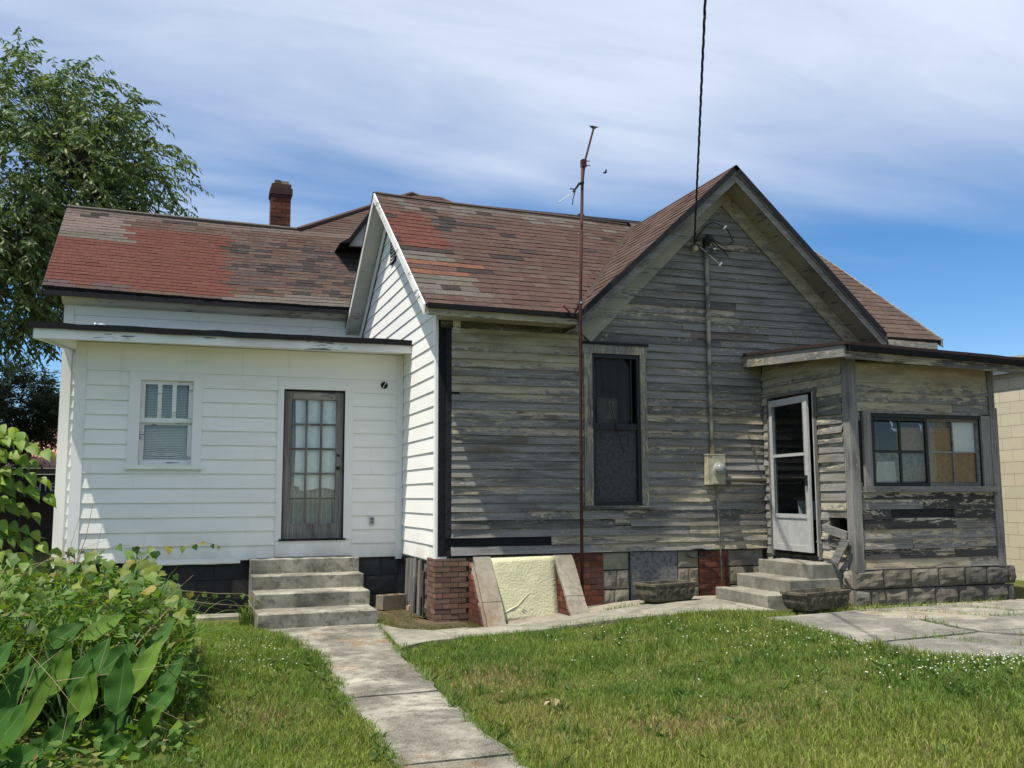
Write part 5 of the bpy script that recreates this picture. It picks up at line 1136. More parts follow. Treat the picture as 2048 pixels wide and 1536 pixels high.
for (u, z) in ((7.31, 5.46), (7.14, 5.14), (7.22, 4.91)): obj('clamp', MB().tube([WB.P(u-0.02, 0.14, z-0.02), WB.P(u+0.02, 0.15, z+0.03)], 0.018, 8), 'silver_metal', em)
obj('insulator', MB().lathe(WB.P(6.85, 0.0, 5.12), (0, -1, 0.1), [(0, 0.035), (0.04, 0.045), (0.06, 0.03), (0.09, 0.045), (0.12, 0.03)], 12), 'meter_paint', em, smooth=True)
P0, P1 = Vector((6.84, 11.77, 5.20)), Vector((4.45, 7.354, 6.20)); dirv = (P1-P0); P2 = P0+dirv*3.9
cb = empty('service_cable', tuple(P0), 'twisted black overhead cable dropping from the sky to the grey gable', 'cable')
side = dirv.cross(Vector((0, 0, 1))).normalized(); up_ = side.cross(dirv.normalized())
for k in range(3):
    pts = []
    for i in range(420):
        t = i/419; p = P0.lerp(P2, t)+Vector((0, 0, -1.2*t*(1-t)*0.55)) ; ph = t*dirv.length*3.9/0.62*2*math.pi+k*2.094; r = 0.0085*(1+0.5*nz(t*40, k))
        pts.append(tuple(p+side*math.cos(ph)*r+up_*math.sin(ph)*r))
    obj('strand', MB().tube(pts, 0.0068, 5), 'black_rubber', cb, smooth=True)
cl_ = []
for i in range(60): th = i*0.42; cl_.append((6.75+0.20*math.cos(th)+i*0.0012, 11.79-0.02*math.sin(th*0.5), 0.80+0.06*math.sin(th)+0.02*nz(i*0.2)))
tag(obj('loose_wire', MB().tube(cl_, 0.005, 5), 'black_rubber'), 'coil of thin black wire hanging at the foot of the grey wall', 'wire')

# ---------------------------------------------------------------- antenna mast
am = empty('antenna_mast', (4.99, 11.70, 0.15), 'rusty antenna mast standing against the grey wall', 'antenna mast')
obj('mast', MB().tube([(4.99, 11.70, 0.15), (4.92, 11.52, 2.2), (4.853, 11.318, 4.128), (4.859, 11.20, 5.958)], 0.021, 10), 'rusty_pipe', am, smooth=True)
obj('top_arm', MB().tube([(4.845, 11.19, 5.62), (4.885, 11.185, 6.0), (5.02, 11.19, 6.47)], 0.014, 8), 'rusty_pipe', am)
obj('mast_clamp', MB().box(4.842, 4.905, 11.165, 11.235, 5.93, 6.03), 'rusty_pipe', am)
for z in (5.95, 6.01): obj('clamp_bolt', MB().tube([(4.85, 11.19, z), (4.955, 11.17, z)], 0.006, 6), 'rusty_pipe', am)
for s_ in (-1, 1): obj('top_plate', MB().slab([(5.02, 11.19, 6.46), (5.02+s_*0.07, 11.17, 6.50), (5.02+s_*0.085, 11.19, 6.51), (5.02+s_*0.03, 11.21, 6.515), (5.02, 11.20, 6.52)], (0, 0.02, 0.012)), 'dark_timber', am)
obj('broken_arm', MB().tube([(4.86, 11.19, 5.72), (4.79, 11.17, 5.68), (4.735, 11.16, 5.60)], [0.022, 0.018, 0.012], 7), 'dark_timber', am)
for pts, r in (([(4.76, 11.16, 5.64), (4.70, 11.15, 5.56)], 0.013), ([(4.74, 11.16, 5.60), (4.66, 11.16, 5.60)], 0.008), ([(4.735, 11.16, 5.58), (4.695, 11.15, 5.46), (4.685, 11.15, 5.38)], 0.006)): obj('torn_wire', MB().tube(pts, r, 6), 'dark_timber', am)
obj('antenna_rod', MB().tube([(4.73, 11.16, 5.565), (4.475, 11.12, 5.385)], 0.006, 6), 'silver_metal', am)
obj('wall_bracket', MB().beam((4.853, 11.318, 4.128), (4.80, 11.385, 4.0), 0.03, 0.012), 'rusty_pipe', am)
obj('bracket_bolt', MB().lathe((4.845, 11.295, 4.12), (0, -1, 0), [(0, 0.014), (0.012, 0.014), (0.013, 0.001)], 8), 'silver_metal', am)

# ---------------------------------------------------------------- small loose things
cblk = MB(); cx, cy = 2.80, 13.36
def rt(x, y, a=0.35): return (cx+x*math.cos(a)-y*math.sin(a), cy+x*math.sin(a)+y*math.cos(a))
for (x0, x1, y0, y1) in ((-0.19, 0.19, -0.095, -0.062), (-0.19, 0.19, 0.062, 0.095), (-0.19, -0.155, -0.0615, 0.0615), (0.155, 0.19, -0.0615, 0.0615), (-0.018, 0.018, -0.0615, 0.0615)):
    q = [rt(x0, y0), rt(x1, y0), rt(x1, y1), rt(x0, y1)]; cblk.hexa([(*p, 0.05) for p in q], [(*p, 0.24) for p in q])
tag(obj('cinder_block', cblk, 'cap_concrete', base=True), 'grey hollow cinder block lying in the soil bed beside the stained steps', 'concrete block')
q = [(2.97, 13.0), (3.05, 13.02), (3.03, 13.11), (2.955, 13.09)]
tag(obj('loose_brick', MB().hexa([(*p, 0.05) for p in q], [(*p, 0.115) for p in q]), 'brick_clay', None, (0.36, 0.24, 0.20), base=True), 'small pale broken brick in the soil bed near the cinder block', 'brick')
lb = [('warped grey board hanging across the hole beside the storm door', [(7.86, 10.42, 1.17), (7.84, 9.97, 1.09)], 0.018, 0.11), ('thin dark split lath sticking out below the porch wall hole', [(7.80, 10.53, 1.0), (7.86, 10.10, 0.93)], 0.012, 0.022), ('short splintered board leaning at the porch corner above the planter', [(7.84, 9.99, 1.05), (7.80, 10.19, 0.745)], 0.022, 0.115)]
for label, (p, q), w, h in lb: tag(obj('loose_board', MB().beam(p, q, w, h, (0, 0, 1)), 'weathered_wood', None, (-0.2, 0.1, 0)), label, 'board')
tag(obj('crushed_can', MB().lathe((-1.12, 13.47, 3.868), (1, 0.25, 0), [(-0.07, 0.022), (-0.06, 0.028), (-0.01, 0.020), (0.03, 0.026), (0.06, 0.024), (0.07, 0.018)], 9), 'can_metal'), 'crushed silver can lying on the edge of the lean-to roof', 'can')
bx = MB(); bc = Vector((11.11, 24.0, 10.78))
bx.tube([bc+Vector((-0.07, 0, -0.01)), bc+Vector((-0.03, 0, 0)), bc+Vector((0.03, 0, 0.01)), bc+Vector((0.06, 0, 0.02))], [0.006, 0.022, 0.02, 0.006], 8)
for s_ in (-1, 1): bx.slab([bc+Vector((-0.02, 0, 0.01)), bc+Vector((0.025, 0, 0.012)), bc+Vector((0.035, s_*0.07, 0.05)), bc+Vector((-0.03, s_*0.12, 0.07))], (0, 0, 0.004))
tag(obj('bird', bx, 'dark_timber'), 'tiny dark bird flying in the sky right of the antenna mast', 'bird')

# ---------------------------------------------------------------- neighbouring buildings
nb = empty('block_building', (13.6, 12, 0.2), 'cream painted concrete block building right of the sun porch', 'building')
obj('wall', MB().box(13.03, 21.0, 6.0, 24.0, -0.1, 3.62), 'painted_block', nb, (0.53, 0.48, 0.35))
z = 0.13; k = 0
while z < 3.6:
    y = 11.0-(0.205 if k % 2 else 0)
    while y < 13.4: obj('block', MB().box(13.0, 13.029, y+0.003, y+0.407, z+0.0025, min(z+0.2, 3.62)-0.0025), 'painted_block', nb, jit((0.55, 0.50, 0.37), 0.05)); y += 0.41
    z += 0.2; k += 1
obj('roof_edge', MB().box(12.86, 21.2, 5.8, 24.2, 3.68, 3.72), 'card_sheet', nb); obj('roof_fascia', MB().box(12.90, 12.93, 5.85, 24.15, 3.60, 3.679), 'white_sheet', nb)
obj('roof', MB().slab([(12.84, 5.8, 3.721), (21.2, 5.8, 3.721), (21.2, 24.2, 4.4), (12.84, 24.2, 4.0)], (0, 0, 0.04)), 'card_sheet', nb)
rb = empty('roadside_building', (-5, 33, 0), 'low brick building with a pink metal roof glimpsed behind the left shrub', 'building')
obj('wall', MB().box(-11, 0, 32.3, 36, 0, 2.3), 'brick_clay', rb, (0.05, 0.036, 0.03)); obj('sign_band', MB().box(-11.2, 0.2, 32.1, 32.29, 1.62, 2.32), 'plain', rb, (0.05, 0.05, 0.052))
obj('eave_beam', MB().box(-11.5, 0.5, 31.9, 32.09, 2.325, 2.5), 'plain', rb, (0.16, 0.15, 0.14))
rf = obj('metal_roof', MB().slab([(-11.6, 31.7, 2.5), (0.6, 31.7, 2.5), (0.6, 34.5, 3.9), (-11.6, 34.5, 3.9)], (0, 0, 0.05)), 'pink_metal', rb)
for i in range(26): x = -5.6+i*0.22; obj('seam', MB().beam((x, 31.7, 2.57), (x, 34.5, 3.97), 0.03, 0.05), 'pink_metal', rf)
cu = bpy.data.curves.new('txt', 'FONT'); cu.body = 'NTE'; cu.size = 0.36; cu.extrude = 0.02
to = bpy.data.objects.new('txt', cu); COL.objects.link(to); bpy.context.view_layer.update()
me = bpy.data.meshes.new_from_object(to.evaluated_get(bpy.context.evaluated_depsgraph_get())); bpy.data.objects.remove(to); me.name = 'sign_letters'; me.materials.clear(); me.materials.append(M['letter_white'])
lo = bpy.data.objects.new('sign_letters', me); COL.objects.link(lo); lo.parent = rb; lo.location = Vector((-4.35, 32.07, 1.82))-Vector(WL[rb]); lo.rotation_euler = (math.pi/2, 0, 0); WL[lo] = np.array((-4.35, 32.07, 1.82))
ul = empty('utility_lines', (-8, 46, 8), 'thin power lines crossing the sky behind the left shrubs', 'power line')
for z0, z1 in ((7.15, 6.95), (6.45, 6.30)): obj('line', MB().tube([(-22, 46, z0+0.4), (-8, 46, z0), (6, 46, z1)], 0.02, 5), 'black_rubber', ul)
# ---------------------------------------------------------------- trees
def leaf_arrays(P, D, L, Wd, rs):
    """folded diamond leaves: base points, unit directions, lengths, widths"""
    n = len(P); up = rs.normal(size=(n, 3)); S = np.cross(D, up); S /= np.linalg.norm(S, axis=1)[:, None]+1e-9; Nn = np.cross(S, D)
    L = L[:, None]; Wd = Wd[:, None]
    V = np.stack([P, P+D*L*0.42+S*Wd*0.5+Nn*L*0.05, P+D*L-Nn*L*0.10, P+D*L*0.42-S*Wd*0.5+Nn*L*0.05], 1).reshape(-1, 3)
    i = np.arange(n)[:, None]*4; F = np.concatenate([i+np.array([[0, 1, 2]]), i+np.array([[0, 2, 3]])], 0)
    return V, F
def tree(name, label, base, th, cen, rad, ncl, ntw, nlf, ll, lw, cols, droop, seed, r0=0.22, group=None, gap=-0.12, cat='tree'):
    rs = np.random.default_rng(seed); o = empty(name, base, label, cat, group); base = np.array(base, float); cen = np.array(cen, float); rad = np.array(rad, float)
    top = np.array([base[0]*0.6+cen[0]*0.4, base[1]*0.6+cen[1]*0.4, base[2]+th])
    mb = MB(); mb.tube([tuple(base), tuple(base*0.6+top*0.4+rs.normal(size=3)*0.06), tuple(top)], [r0, r0*0.8, r0*0.62], 9)
    C_ = []
    while len(C_) < ncl:
        d = rs.normal(size=3); d /= np.linalg.norm(d); r = rs.uniform(0.25, 1.0)**0.55*(0.86+0.26*nz(d[0]*2.3+seed, d[1]*2.3, d[2]*2.3))
        p = cen+d*rad*r
        if p[2] < base[2]+0.3: continue
        if nz(p[0]*0.55+seed, p[1]*0.55, p[2]*0.55) < gap: continue
        C_.append(p)
    C_ = np.array(C_)
    limbs = []; nl = 8
    for i in range(nl):
        a = 2*math.pi*i/nl+rs.uniform(-0.3, 0.3); e = cen+rad*np.array([math.cos(a)*0.55, math.sin(a)*0.55, rs.uniform(-0.35, 0.6)]); m = top*0.5+e*0.5+np.array([0, 0, rad[2]*0.12])
        pts = [top, top*0.6+m*0.4+rs.normal(size=3)*0.05, m, m*0.5+e*0.5+rs.normal(size=3)*0.15, e]
        mb.tube([tuple(p) for p in pts], [r0*0.5, r0*0.4, r0*0.28, r0*0.18, r0*0.09], 7); limbs += pts[1:]
    limbs = np.array(limbs)
    for c in C_:
        k = np.argmin(((limbs-c)**2).sum(1)); q = limbs[k]; m = q*0.45+c*0.55+np.array([0, 0, 0.08*np.linalg.norm(c-q)])
        mb.tube([tuple(q), tuple(m), tuple(c)], [r0*0.10, r0*0.065, r0*0.03], 4, False)
    P, D = [], []
    for c in C_:
        out = (c-cen)/rad; out /= np.linalg.norm(out)+1e-6
        for t in range(ntw):
            d = out*0.8+rs.normal(size=3)*0.75+np.array([0, 0, 0.15]); d /= np.linalg.norm(d); ln = ll*rs.uniform(3.0, 5.5); s0 = c+rs.normal(size=3)*ll*0.5
            tt = np.linspace(0.12, 1, nlf); pts = s0+d*ln*tt[:, None]+np.array([0, 0, -droop*ln*0.55])*(tt**2)[:, None]
            mb.tube([tuple(pts[0]), tuple(pts[nlf//2]), tuple(pts[-1])], [ll*0.035, ll*0.028, ll*0.015], 3, False)
            sd = np.cross(d, [0, 0, 1.0]); sd /= np.linalg.norm(sd)+1e-6; sg = np.where(np.arange(nlf) % 2 == 0, 1, -1)[:, None]
            dd = sd*sg*0.75+d*0.5+np.array([0, 0, -droop])+rs.normal(size=(nlf, 3))*0.28; dd /= np.linalg.norm(dd, axis=1)[:, None]
            P.append(pts); D.append(dd)
    obj('trunk', mb, 'bark', o)
    P, D = np.concatenate(P), np.concatenate(D); n = len(P)
    V, F = leaf_arrays(P, D, ll*rs.uniform(0.7, 1.2, n), lw*rs.uniform(0.75, 1.2, n), rs)
    cc = np.array(cols)[rs.integers(0, len(cols), n)]*rs.uniform(0.75, 1.25, (n, 1)); big('crown', V, F, 'tree_leaf', np.repeat(cc, 4, 0), parent=o)
    return o
tree('shade_tree', 'tall leafy green tree behind the left end of the house', (-6.8, 26.5, 0), 4.6, (-5.7, 26.0, 9.1), (6.0, 4.6, 4.8), 780, 6, 16, 0.20, 0.066, [(0.075, 0.122, 0.044), (0.092, 0.140, 0.050), (0.064, 0.105, 0.042), (0.125, 0.160, 0.050)], 0.75, 3, 0.26, None, -0.18)
tree('dark_evergreen', 'dense dark green bushy tree behind the leafy sapling at the left edge', (-6.4, 29.4, 0), 1.2, (-6.1, 29.2, 3.0), (1.9, 1.5, 2.5), 260, 6, 12, 0.12, 0.042, [(0.022, 0.036, 0.016), (0.030, 0.048, 0.020)], 0.25, 5, 0.14)
tree('dark_evergreen', 'dark green tree between the bushy evergreen and the white corner board', (-4.6, 31.0, 0), 2.6, (-4.55, 30.8, 4.2), (1.55, 1.3, 1.35), 220, 6, 12, 0.12, 0.042, [(0.022, 0.034, 0.016), (0.028, 0.046, 0.018)], 0.25, 6, 0.10)

# ---------------------------------------------------------------- broad leaves shared by shrubs and vines
def leaf_mesh(name, prof, fold, droop, col, mat='leaf', nl=12, lobe=0.0):
    """prof(t) is the half width along a leaf of unit length that points along +x with its face up"""
    mb = MB(); lob = lobe
    for i in range(nl+1):
        t = i/nl; w = prof(t); z = -droop*t*t; b = -lob if i == 0 else (t-lob*0.35 if i == 1 else t)
        mb.V += [(b, w, z+fold*w), (t, 0, z), (b, -w, z+fold*w)]
    for i in range(nl): a, b = 3*i, 3*i+3; mb.F += [(a, a+1, b+1, b), (a+1, a+2, b+2, b+1)]
    me = bpy.data.meshes.new(name); me.from_pydata(mb.V, [], mb.F); me.update(); setcol(me, col); me.materials.append(M[mat])
    me.polygons.foreach_set('use_smooth', [True]*len(me.polygons)); return me
def heart(t): return (0.30+0.95*t if t < 0.2 else 0.49-0.10*((t-0.2)/0.2)**2 if t < 0.4 else 0.39*(1-(t-0.4)/0.6)**1.25)
def ovate(t): return 0.36*math.sin(math.pi*min(1, t**0.62))*(1-0.35*t) if t < 0.72 else 0.36*math.sin(math.pi*0.72**0.62)*0.748*((1-t)/0.28)**1.6
HEART = [leaf_mesh('vine_leaf', heart, 0.22, 0.25, c, lobe=0.11) for c in ((0.085, 0.155, 0.022), (0.120, 0.190, 0.026), (0.160, 0.200, 0.026), (0.058, 0.115, 0.020))]
YHEART = leaf_mesh('vine_leaf', heart, 0.3, 0.2, (0.26, 0.22, 0.030), lobe=0.14)
OVATE = [leaf_mesh('ovate_leaf', ovate, 0.30, 0.30, c) for c in ((0.17, 0.26, 0.032), (0.21, 0.285, 0.036), (0.12, 0.20, 0.028))]
def put_leaf(me, parent, pos, direc, face, size, name='leaf'):
    x = Vector(direc).normalized(); f = Vector(face); y = f.cross(x); y = y.normalized() if y.length > 1e-5 else x.orthogonal().normalized(); z = x.cross(y)
    o = bpy.data.objects.new(name, me); COL.objects.link(o); o.parent = parent
    R = Matrix((x, y, z)).transposed().to_4x4(); o.matrix_local = Matrix.Translation(Vector(pos)-Vector(WL[parent])) @ R @ Matrix.Scale(size, 4); return o
# sapling at the left edge
sp = empty('sapling', (-2.25, 10.6, 0), 'young shrub with bright yellow-green drooping leaves at the left edge', 'shrub')
mb = MB(); trunk = [Vector((-2.25, 10.6, 0)), Vector((-2.22, 10.58, 0.8)), Vector((-2.28, 10.62, 1.6)), Vector((-2.2, 10.6, 2.3))]
mb.tube(trunk, [0.022, 0.018, 0.013, 0.005], 7); rs = random.Random(4)
for i in range(16):
    z0 = 0.95+i*0.088; a = rs.uniform(-0.75, 0.6)+(math.pi if i % 6 == 5 else 0); ln = rs.uniform(0.75, 1.12)*(1-0.25*max(0, (z0-1.7)))
    b0 = Vector((-2.25, 10.6, z0)); d = Vector((math.cos(a), math.sin(a)*0.8-0.1, 0.42)); pts = []
    for k in range(9):
        t = k/8; pts.append(b0+d*ln*t+Vector((0, 0, -0.45*ln*t*t)))
    mb.tube(pts, [0.008*(1-0.8*k/8) for k in range(9)], 5)
    for k in range(1, 9):
        for s_ in (-1, 1):
            p = pts[k]; sdv = d.cross(Vector((0, 0, 1))).normalized()*s_
            dr = d*0.45+sdv*0.55+Vector((0, 0, -0.75+0.5*rs.random()-0.25*(k/8)))
            put_leaf(OVATE[rs.randrange(3)], sp, p+sdv*0.02, dr, Vector((rs.uniform(-0.4, 0.4)-0.3, rs.uniform(-1, -0.2), 0.9)), rs.uniform(0.12, 0.19))
st_ = obj('stem', mb, 'bark', sp)
# weedy bed: vine leaves over a mound, grass clumps, cannas, dry stalks
def mound(x, y):
    """height of the tangle"""
    e = max(0, 1-max(0, (x+0.45)/0.62)**2) if x > -0.45 else 1.0
    fy = 1.0 if y > 8.0 else max(0.15, 0.45+0.55*(y-6.4)/1.6)
    return (1.12-0.03*(y-8))*e**0.6*fy*(1+0.12*nz(x*2.2, y*2.2))
vn = empty('vine', (-0.8, 9.0, 0), 'tangled vine with heart-shaped yellow-green leaves over the weedy bed', 'vine')
rs = random.Random(11); mb = MB(); cnt = 0
while cnt < 190:
    x, y = rs.uniform(-2.0, 0.18), rs.uniform(7.3, 11.2); h = mound(x, y)
    if x < -0.45 and y < 10.4 and rs.random() < 0.72: continue
    if h < 0.25: continue
    z = h*rs.uniform(0.45, 1.0) if rs.random() < 0.45 else h*rs.uniform(0.86, 1.03)
    put_leaf(YHEART if rs.random() < 0.04 else HEART[rs.randrange(4)], vn, (x, y, z), (rs.uniform(-0.6, 0.8), rs.uniform(-1, 0.1), rs.uniform(-0.75, 0.05)), (rs.uniform(-0.6, 0.2), rs.uniform(-1.1, 0), 1), rs.uniform(0.075, 0.135)); cnt += 1
    if cnt % 3 == 0: mb.tube([(x, y, 0), (x+rs.uniform(-0.1, 0.1), y+0.05, z*0.6), (x, y, z)], 0.004, 4, False)
for (P, n0, s0, s1) in (([(-1.0, 9.6, 1.02), (-0.55, 9.5, 1.17), (-0.25, 9.4, 1.155), (0.02, 9.35, 1.16), (0.20, 9.3, 1.19), (0.33, 9.3, 1.16)], 11, 0.12, 0.03), ([(-0.3, 10.2, 0.72), (0.1, 10.3, 0.66), (0.35, 10.4, 0.62), (0.62, 10.5, 0.60), (0.80, 10.5, 0.52)], 9, 0.11, 0.035), ([(-0.2, 9.0, 0.62), (0.05, 8.95, 0.45), (0.13, 8.9, 0.28), (0.18, 8.9, 0.15)], 9, 0.12, 0.08), ([(-0.1, 10.9, 0.55), (0.3, 11.0, 0.46), (0.75, 11.1, 0.40)], 5, 0.07, 0.03), ([(-0.3, 8.2, 0.62), (0.02, 8.1, 0.50), (0.12, 8.0, 0.30)], 7, 0.12, 0.09)):
    mb.tube(P, 0.0032, 5)
    for i in range(n0):
        t = i/(n0-1)*(len(P)-1.001); k = int(t); p = Vector(P[k]).lerp(Vector(P[k+1]), t-k); s_ = s0+(s1-s0)*i/(n0-1)
        put_leaf(YHEART if rs.random() < 0.15 else HEART[rs.randrange(4)], vn, p+Vector((0, 0, -0.01)), (rs.uniform(-0.5, 0.5), rs.uniform(-0.5, 0.1), -0.7+rs.uniform(-0.3, 0.6)), (rs.uniform(-0.5, 0.3), -1, 0.5), s_*rs.uniform(0.8, 1.1))
st_ = obj('stem', mb, 'dry_stalk', vn); st_['kind'] = 'stuff'
r_ = np.random.default_rng(77); n_ = 10500; X_ = r_.uniform(-2.3, 0.2, n_); Y_ = r_.uniform(6.2, 11.3, n_); H_ = np.array([mound(a, b) for a, b in zip(X_, Y_)]); Z_ = H_*r_.uniform(0.0, 1.0, n_)**0.6*0.86
Z_ = np.where(Y_ < 7.3, np.minimum(Z_, r_.uniform(0, 0.16, n_)), Z_); ok_ = (H_ > 0.2) & ((Y_ > 7.3) | (r_.random(n_) < 0.45)); P_ = np.stack([X_, Y_, Z_], 1)[ok_]; n_ = len(P_); D_ = r_.normal(size=(n_, 3))*np.array([1, 1, 0.5])+np.array([0.1, -0.5, -0.25]); D_ /= np.linalg.norm(D_, axis=1)[:, None]; L_ = r_.uniform(0.05, 0.12, n_)
V_, F_ = leaf_arrays(P_, D_, L_, L_*r_.uniform(0.35, 0.8, n_), r_); cc_ = np.array([(0.075, 0.145, 0.024), (0.11, 0.185, 0.028), (0.050, 0.105, 0.020), (0.17, 0.205, 0.032), (0.20, 0.16, 0.06)])[r_.choice(5, n_, p=[0.32, 0.3, 0.22, 0.11, 0.05])]*r_.uniform(0.75, 1.25, (n_, 1))
tag(big('undergrowth', V_, F_, 'leaf', np.repeat(cc_, 4, 0)), 'dense leafy undergrowth filling the weedy bed at the lower left', None, None, 'stuff')
def blades(rs, pts, lo, hi, w, arch, cols):
    """arching ribbons; returns verts, faces, colours"""
    V, F, Cc = [], [], []
    for (x, y, z) in pts:
        a = rs.uniform(0, 2*math.pi); L = rs.uniform(lo, hi); ar = arch*rs.uniform(0.4, 1.3); d = Vector((math.cos(a), math.sin(a), 0)); s = Vector((-d.y, d.x, 0)); n = 7; i0 = len(V); c = np.array(rs.choice(cols))*rs.uniform(0.8, 1.2); tw = rs.uniform(-0.5, 0.5)
        for k in range(n+1):
            t = k/n; p = Vector((x, y, z))+Vector((0, 0, L*(t-0.42*ar*t*t*t)))+d*(L*0.62*ar*t*t); ww = w*rs.uniform(0.95, 1.05)*(1-t**2.2)*0.5+0.0006; q = s+Vector((0, 0, tw*t))
            V += [tuple(p+q*ww), tuple(p-q*ww)]; Cc += [c, c]
        for k in range(n): F.append((i0+2*k, i0+2*k+1, i0+2*k+3, i0+2*k+2))
    return V, F, Cc
rs = random.Random(21); GC_ = [(0.080, 0.150, 0.024), (0.110, 0.185, 0.032), (0.050, 0.105, 0.020), (0.16, 0.21, 0.055)]
for (cx, cy, n, hi) in ((-1.55, 8.6, 90, 1.45), (-1.05, 9.2, 110, 1.45), (-0.55, 8.8, 120, 1.35), (-0.75, 7.9, 110, 1.25), (-0.15, 9.4, 80, 1.0), (-1.3, 7.6, 90, 1.25), (-0.22, 8.3, 80, 1.0), (-1.5, 10.4, 80, 1.4), (-0.6, 10.2, 80, 1.15), (-0.45, 7.6, 80, 1.05), (-1.05, 8.1, 90, 1.3)):
    V, F, Cc = blades(rs, [(cx+rs.gauss(0, 0.15), cy+rs.gauss(0, 0.17), 0) for _ in range(int(n*1.9))], hi*0.55, hi, 0.019, 1.2, GC_)
    tag(obj('tall_grass', (V, F), 'grass_blade', None, np.array(Cc), True, True), 'clump of tall arching grass in the weedy bed at the lower left', 'grass clump', 'tall grass clumps in the weedy bed')
V, F, Cc = blades(rs, [(0.80+rs.gauss(0, 0.05), 12.75+rs.gauss(0, 0.14), 0) for _ in range(60)], 0.22, 0.42, 0.012, 0.9, GC_)
tag(obj('grass_tuft', (V, F), 'grass_blade', None, np.array(Cc), True, True), 'tuft of green grass growing against the left side of the stained steps', 'grass clump')
# dry stalks
ds = [((-0.62, 7.4, 0.35), (0.10, 8.2, 0.98)), ((-0.5, 7.4, 0.30), (-0.02, 7.9, 0.82)), ((-0.36, 6.9, 0.25), (-0.06, 7.3, 0.62)), ((-0.9, 6.9, 0.62), (-0.58, 6.7, 0.28)), ((-0.72, 6.8, 0.45), (0.02, 6.9, 0.50)), ((-0.35, 6.6, 0.42), (0.16, 6.7, 0.10)), ((-0.25, 6.7, 0.20), (0.10, 6.75, 0.03)), ((-1.2, 7.6, 0.9), (-0.85, 7.7, 1.2)), ((-1.45, 8.2, 1.0), (-0.6, 8.6, 1.25)), ((-0.98, 6.8, 0.1), (-0.80, 6.9, 0.72)), ((-0.60, 6.8, 0.05), (-0.42, 6.85, 0.72)), ((-0.2, 7.5, 0.1), (-0.12, 7.6, 0.80)), ((-0.95, 9.8, 0.9), (-0.80, 9.9, 1.6)), ((-1.0, 9.9, 0.9), (-0.92, 9.9, 1.42)), ((-0.85, 10.0, 0.8), (-0.72, 10.0, 1.35)), ((-0.65, 6.5, 0.02), (-0.62, 6.55, 0.30)), ((-0.1, 7.0, 0.02), (-0.05, 7.05, 0.55)), ((-0.45, 8.0, 0.7), (0.12, 8.3, 0.70)), ((-0.7, 7.0, 0.15), (-0.2, 6.8, 0.42)), ((-1.1, 7.0, 0.3), (-0.6, 7.2, 0.7))]
mb = MB(); rs = random.Random(3)
for p, q in ds:
    p, q = Vector(p), Vector(q); m = p.lerp(q, 0.5)+Vector((rs.uniform(-0.03, 0.03), 0, rs.uniform(-0.03, 0.03))); mb.tube([p, m, q], [0.0060, 0.0045, 0.002] if rs.random() < 0.3 else [0.0028, 0.0024, 0.0012], 5)
o = tag(obj('dry_stalks', mb, 'dry_stalk'), 'dead straw-coloured stalks lying criss-cross through the weedy bed', None, None, 'stuff')
# cannas with large ribbed leaves
def canna_leaf(parent, b, t, w, face, curl, col, sd):
    b, t = Vector(b), Vector(t); ax = t-b; L = ax.length; x = ax.normalized(); f = Vector(face); y = f.cross(x).normalized(); z = x.cross(y); nl, nw = 14, 6; mb = MB(); UV = []
    for i in range(nl+1):
        s = i/nl; hw = w*0.5*math.sin(math.pi*min(1.0, s**0.80))**0.85*(1-0.10*s) if 0 < s < 1 else 0.002
        for j in range(nw+1):
            v = 2*j/nw-1; p = b+x*(L*s)+y*(hw*v)+z*(abs(v)**1.4*hw*0.30+curl*L*math.sin(math.pi*s)*0.35+0.010*math.sin(s*17+sd+v*1.3)*abs(v)); mb.V.append(tuple(p)); UV.append((s, v, 0.0))
    for i in range(nl):
        for j in range(nw): a = i*(nw+1)+j; mb.F.append((a, a+1, a+nw+2, a+nw+1))
    o = obj('leaf', mb, 'canna_leaf_skin', parent, col, True); a = o.data.attributes.new('uvl', 'FLOAT_VECTOR', 'POINT'); a.data.foreach_set('vector', np.array(UV, np.float32).ravel()); return o
CG, CL_ = (0.042, 0.110, 0.020), (0.090, 0.165, 0.022)
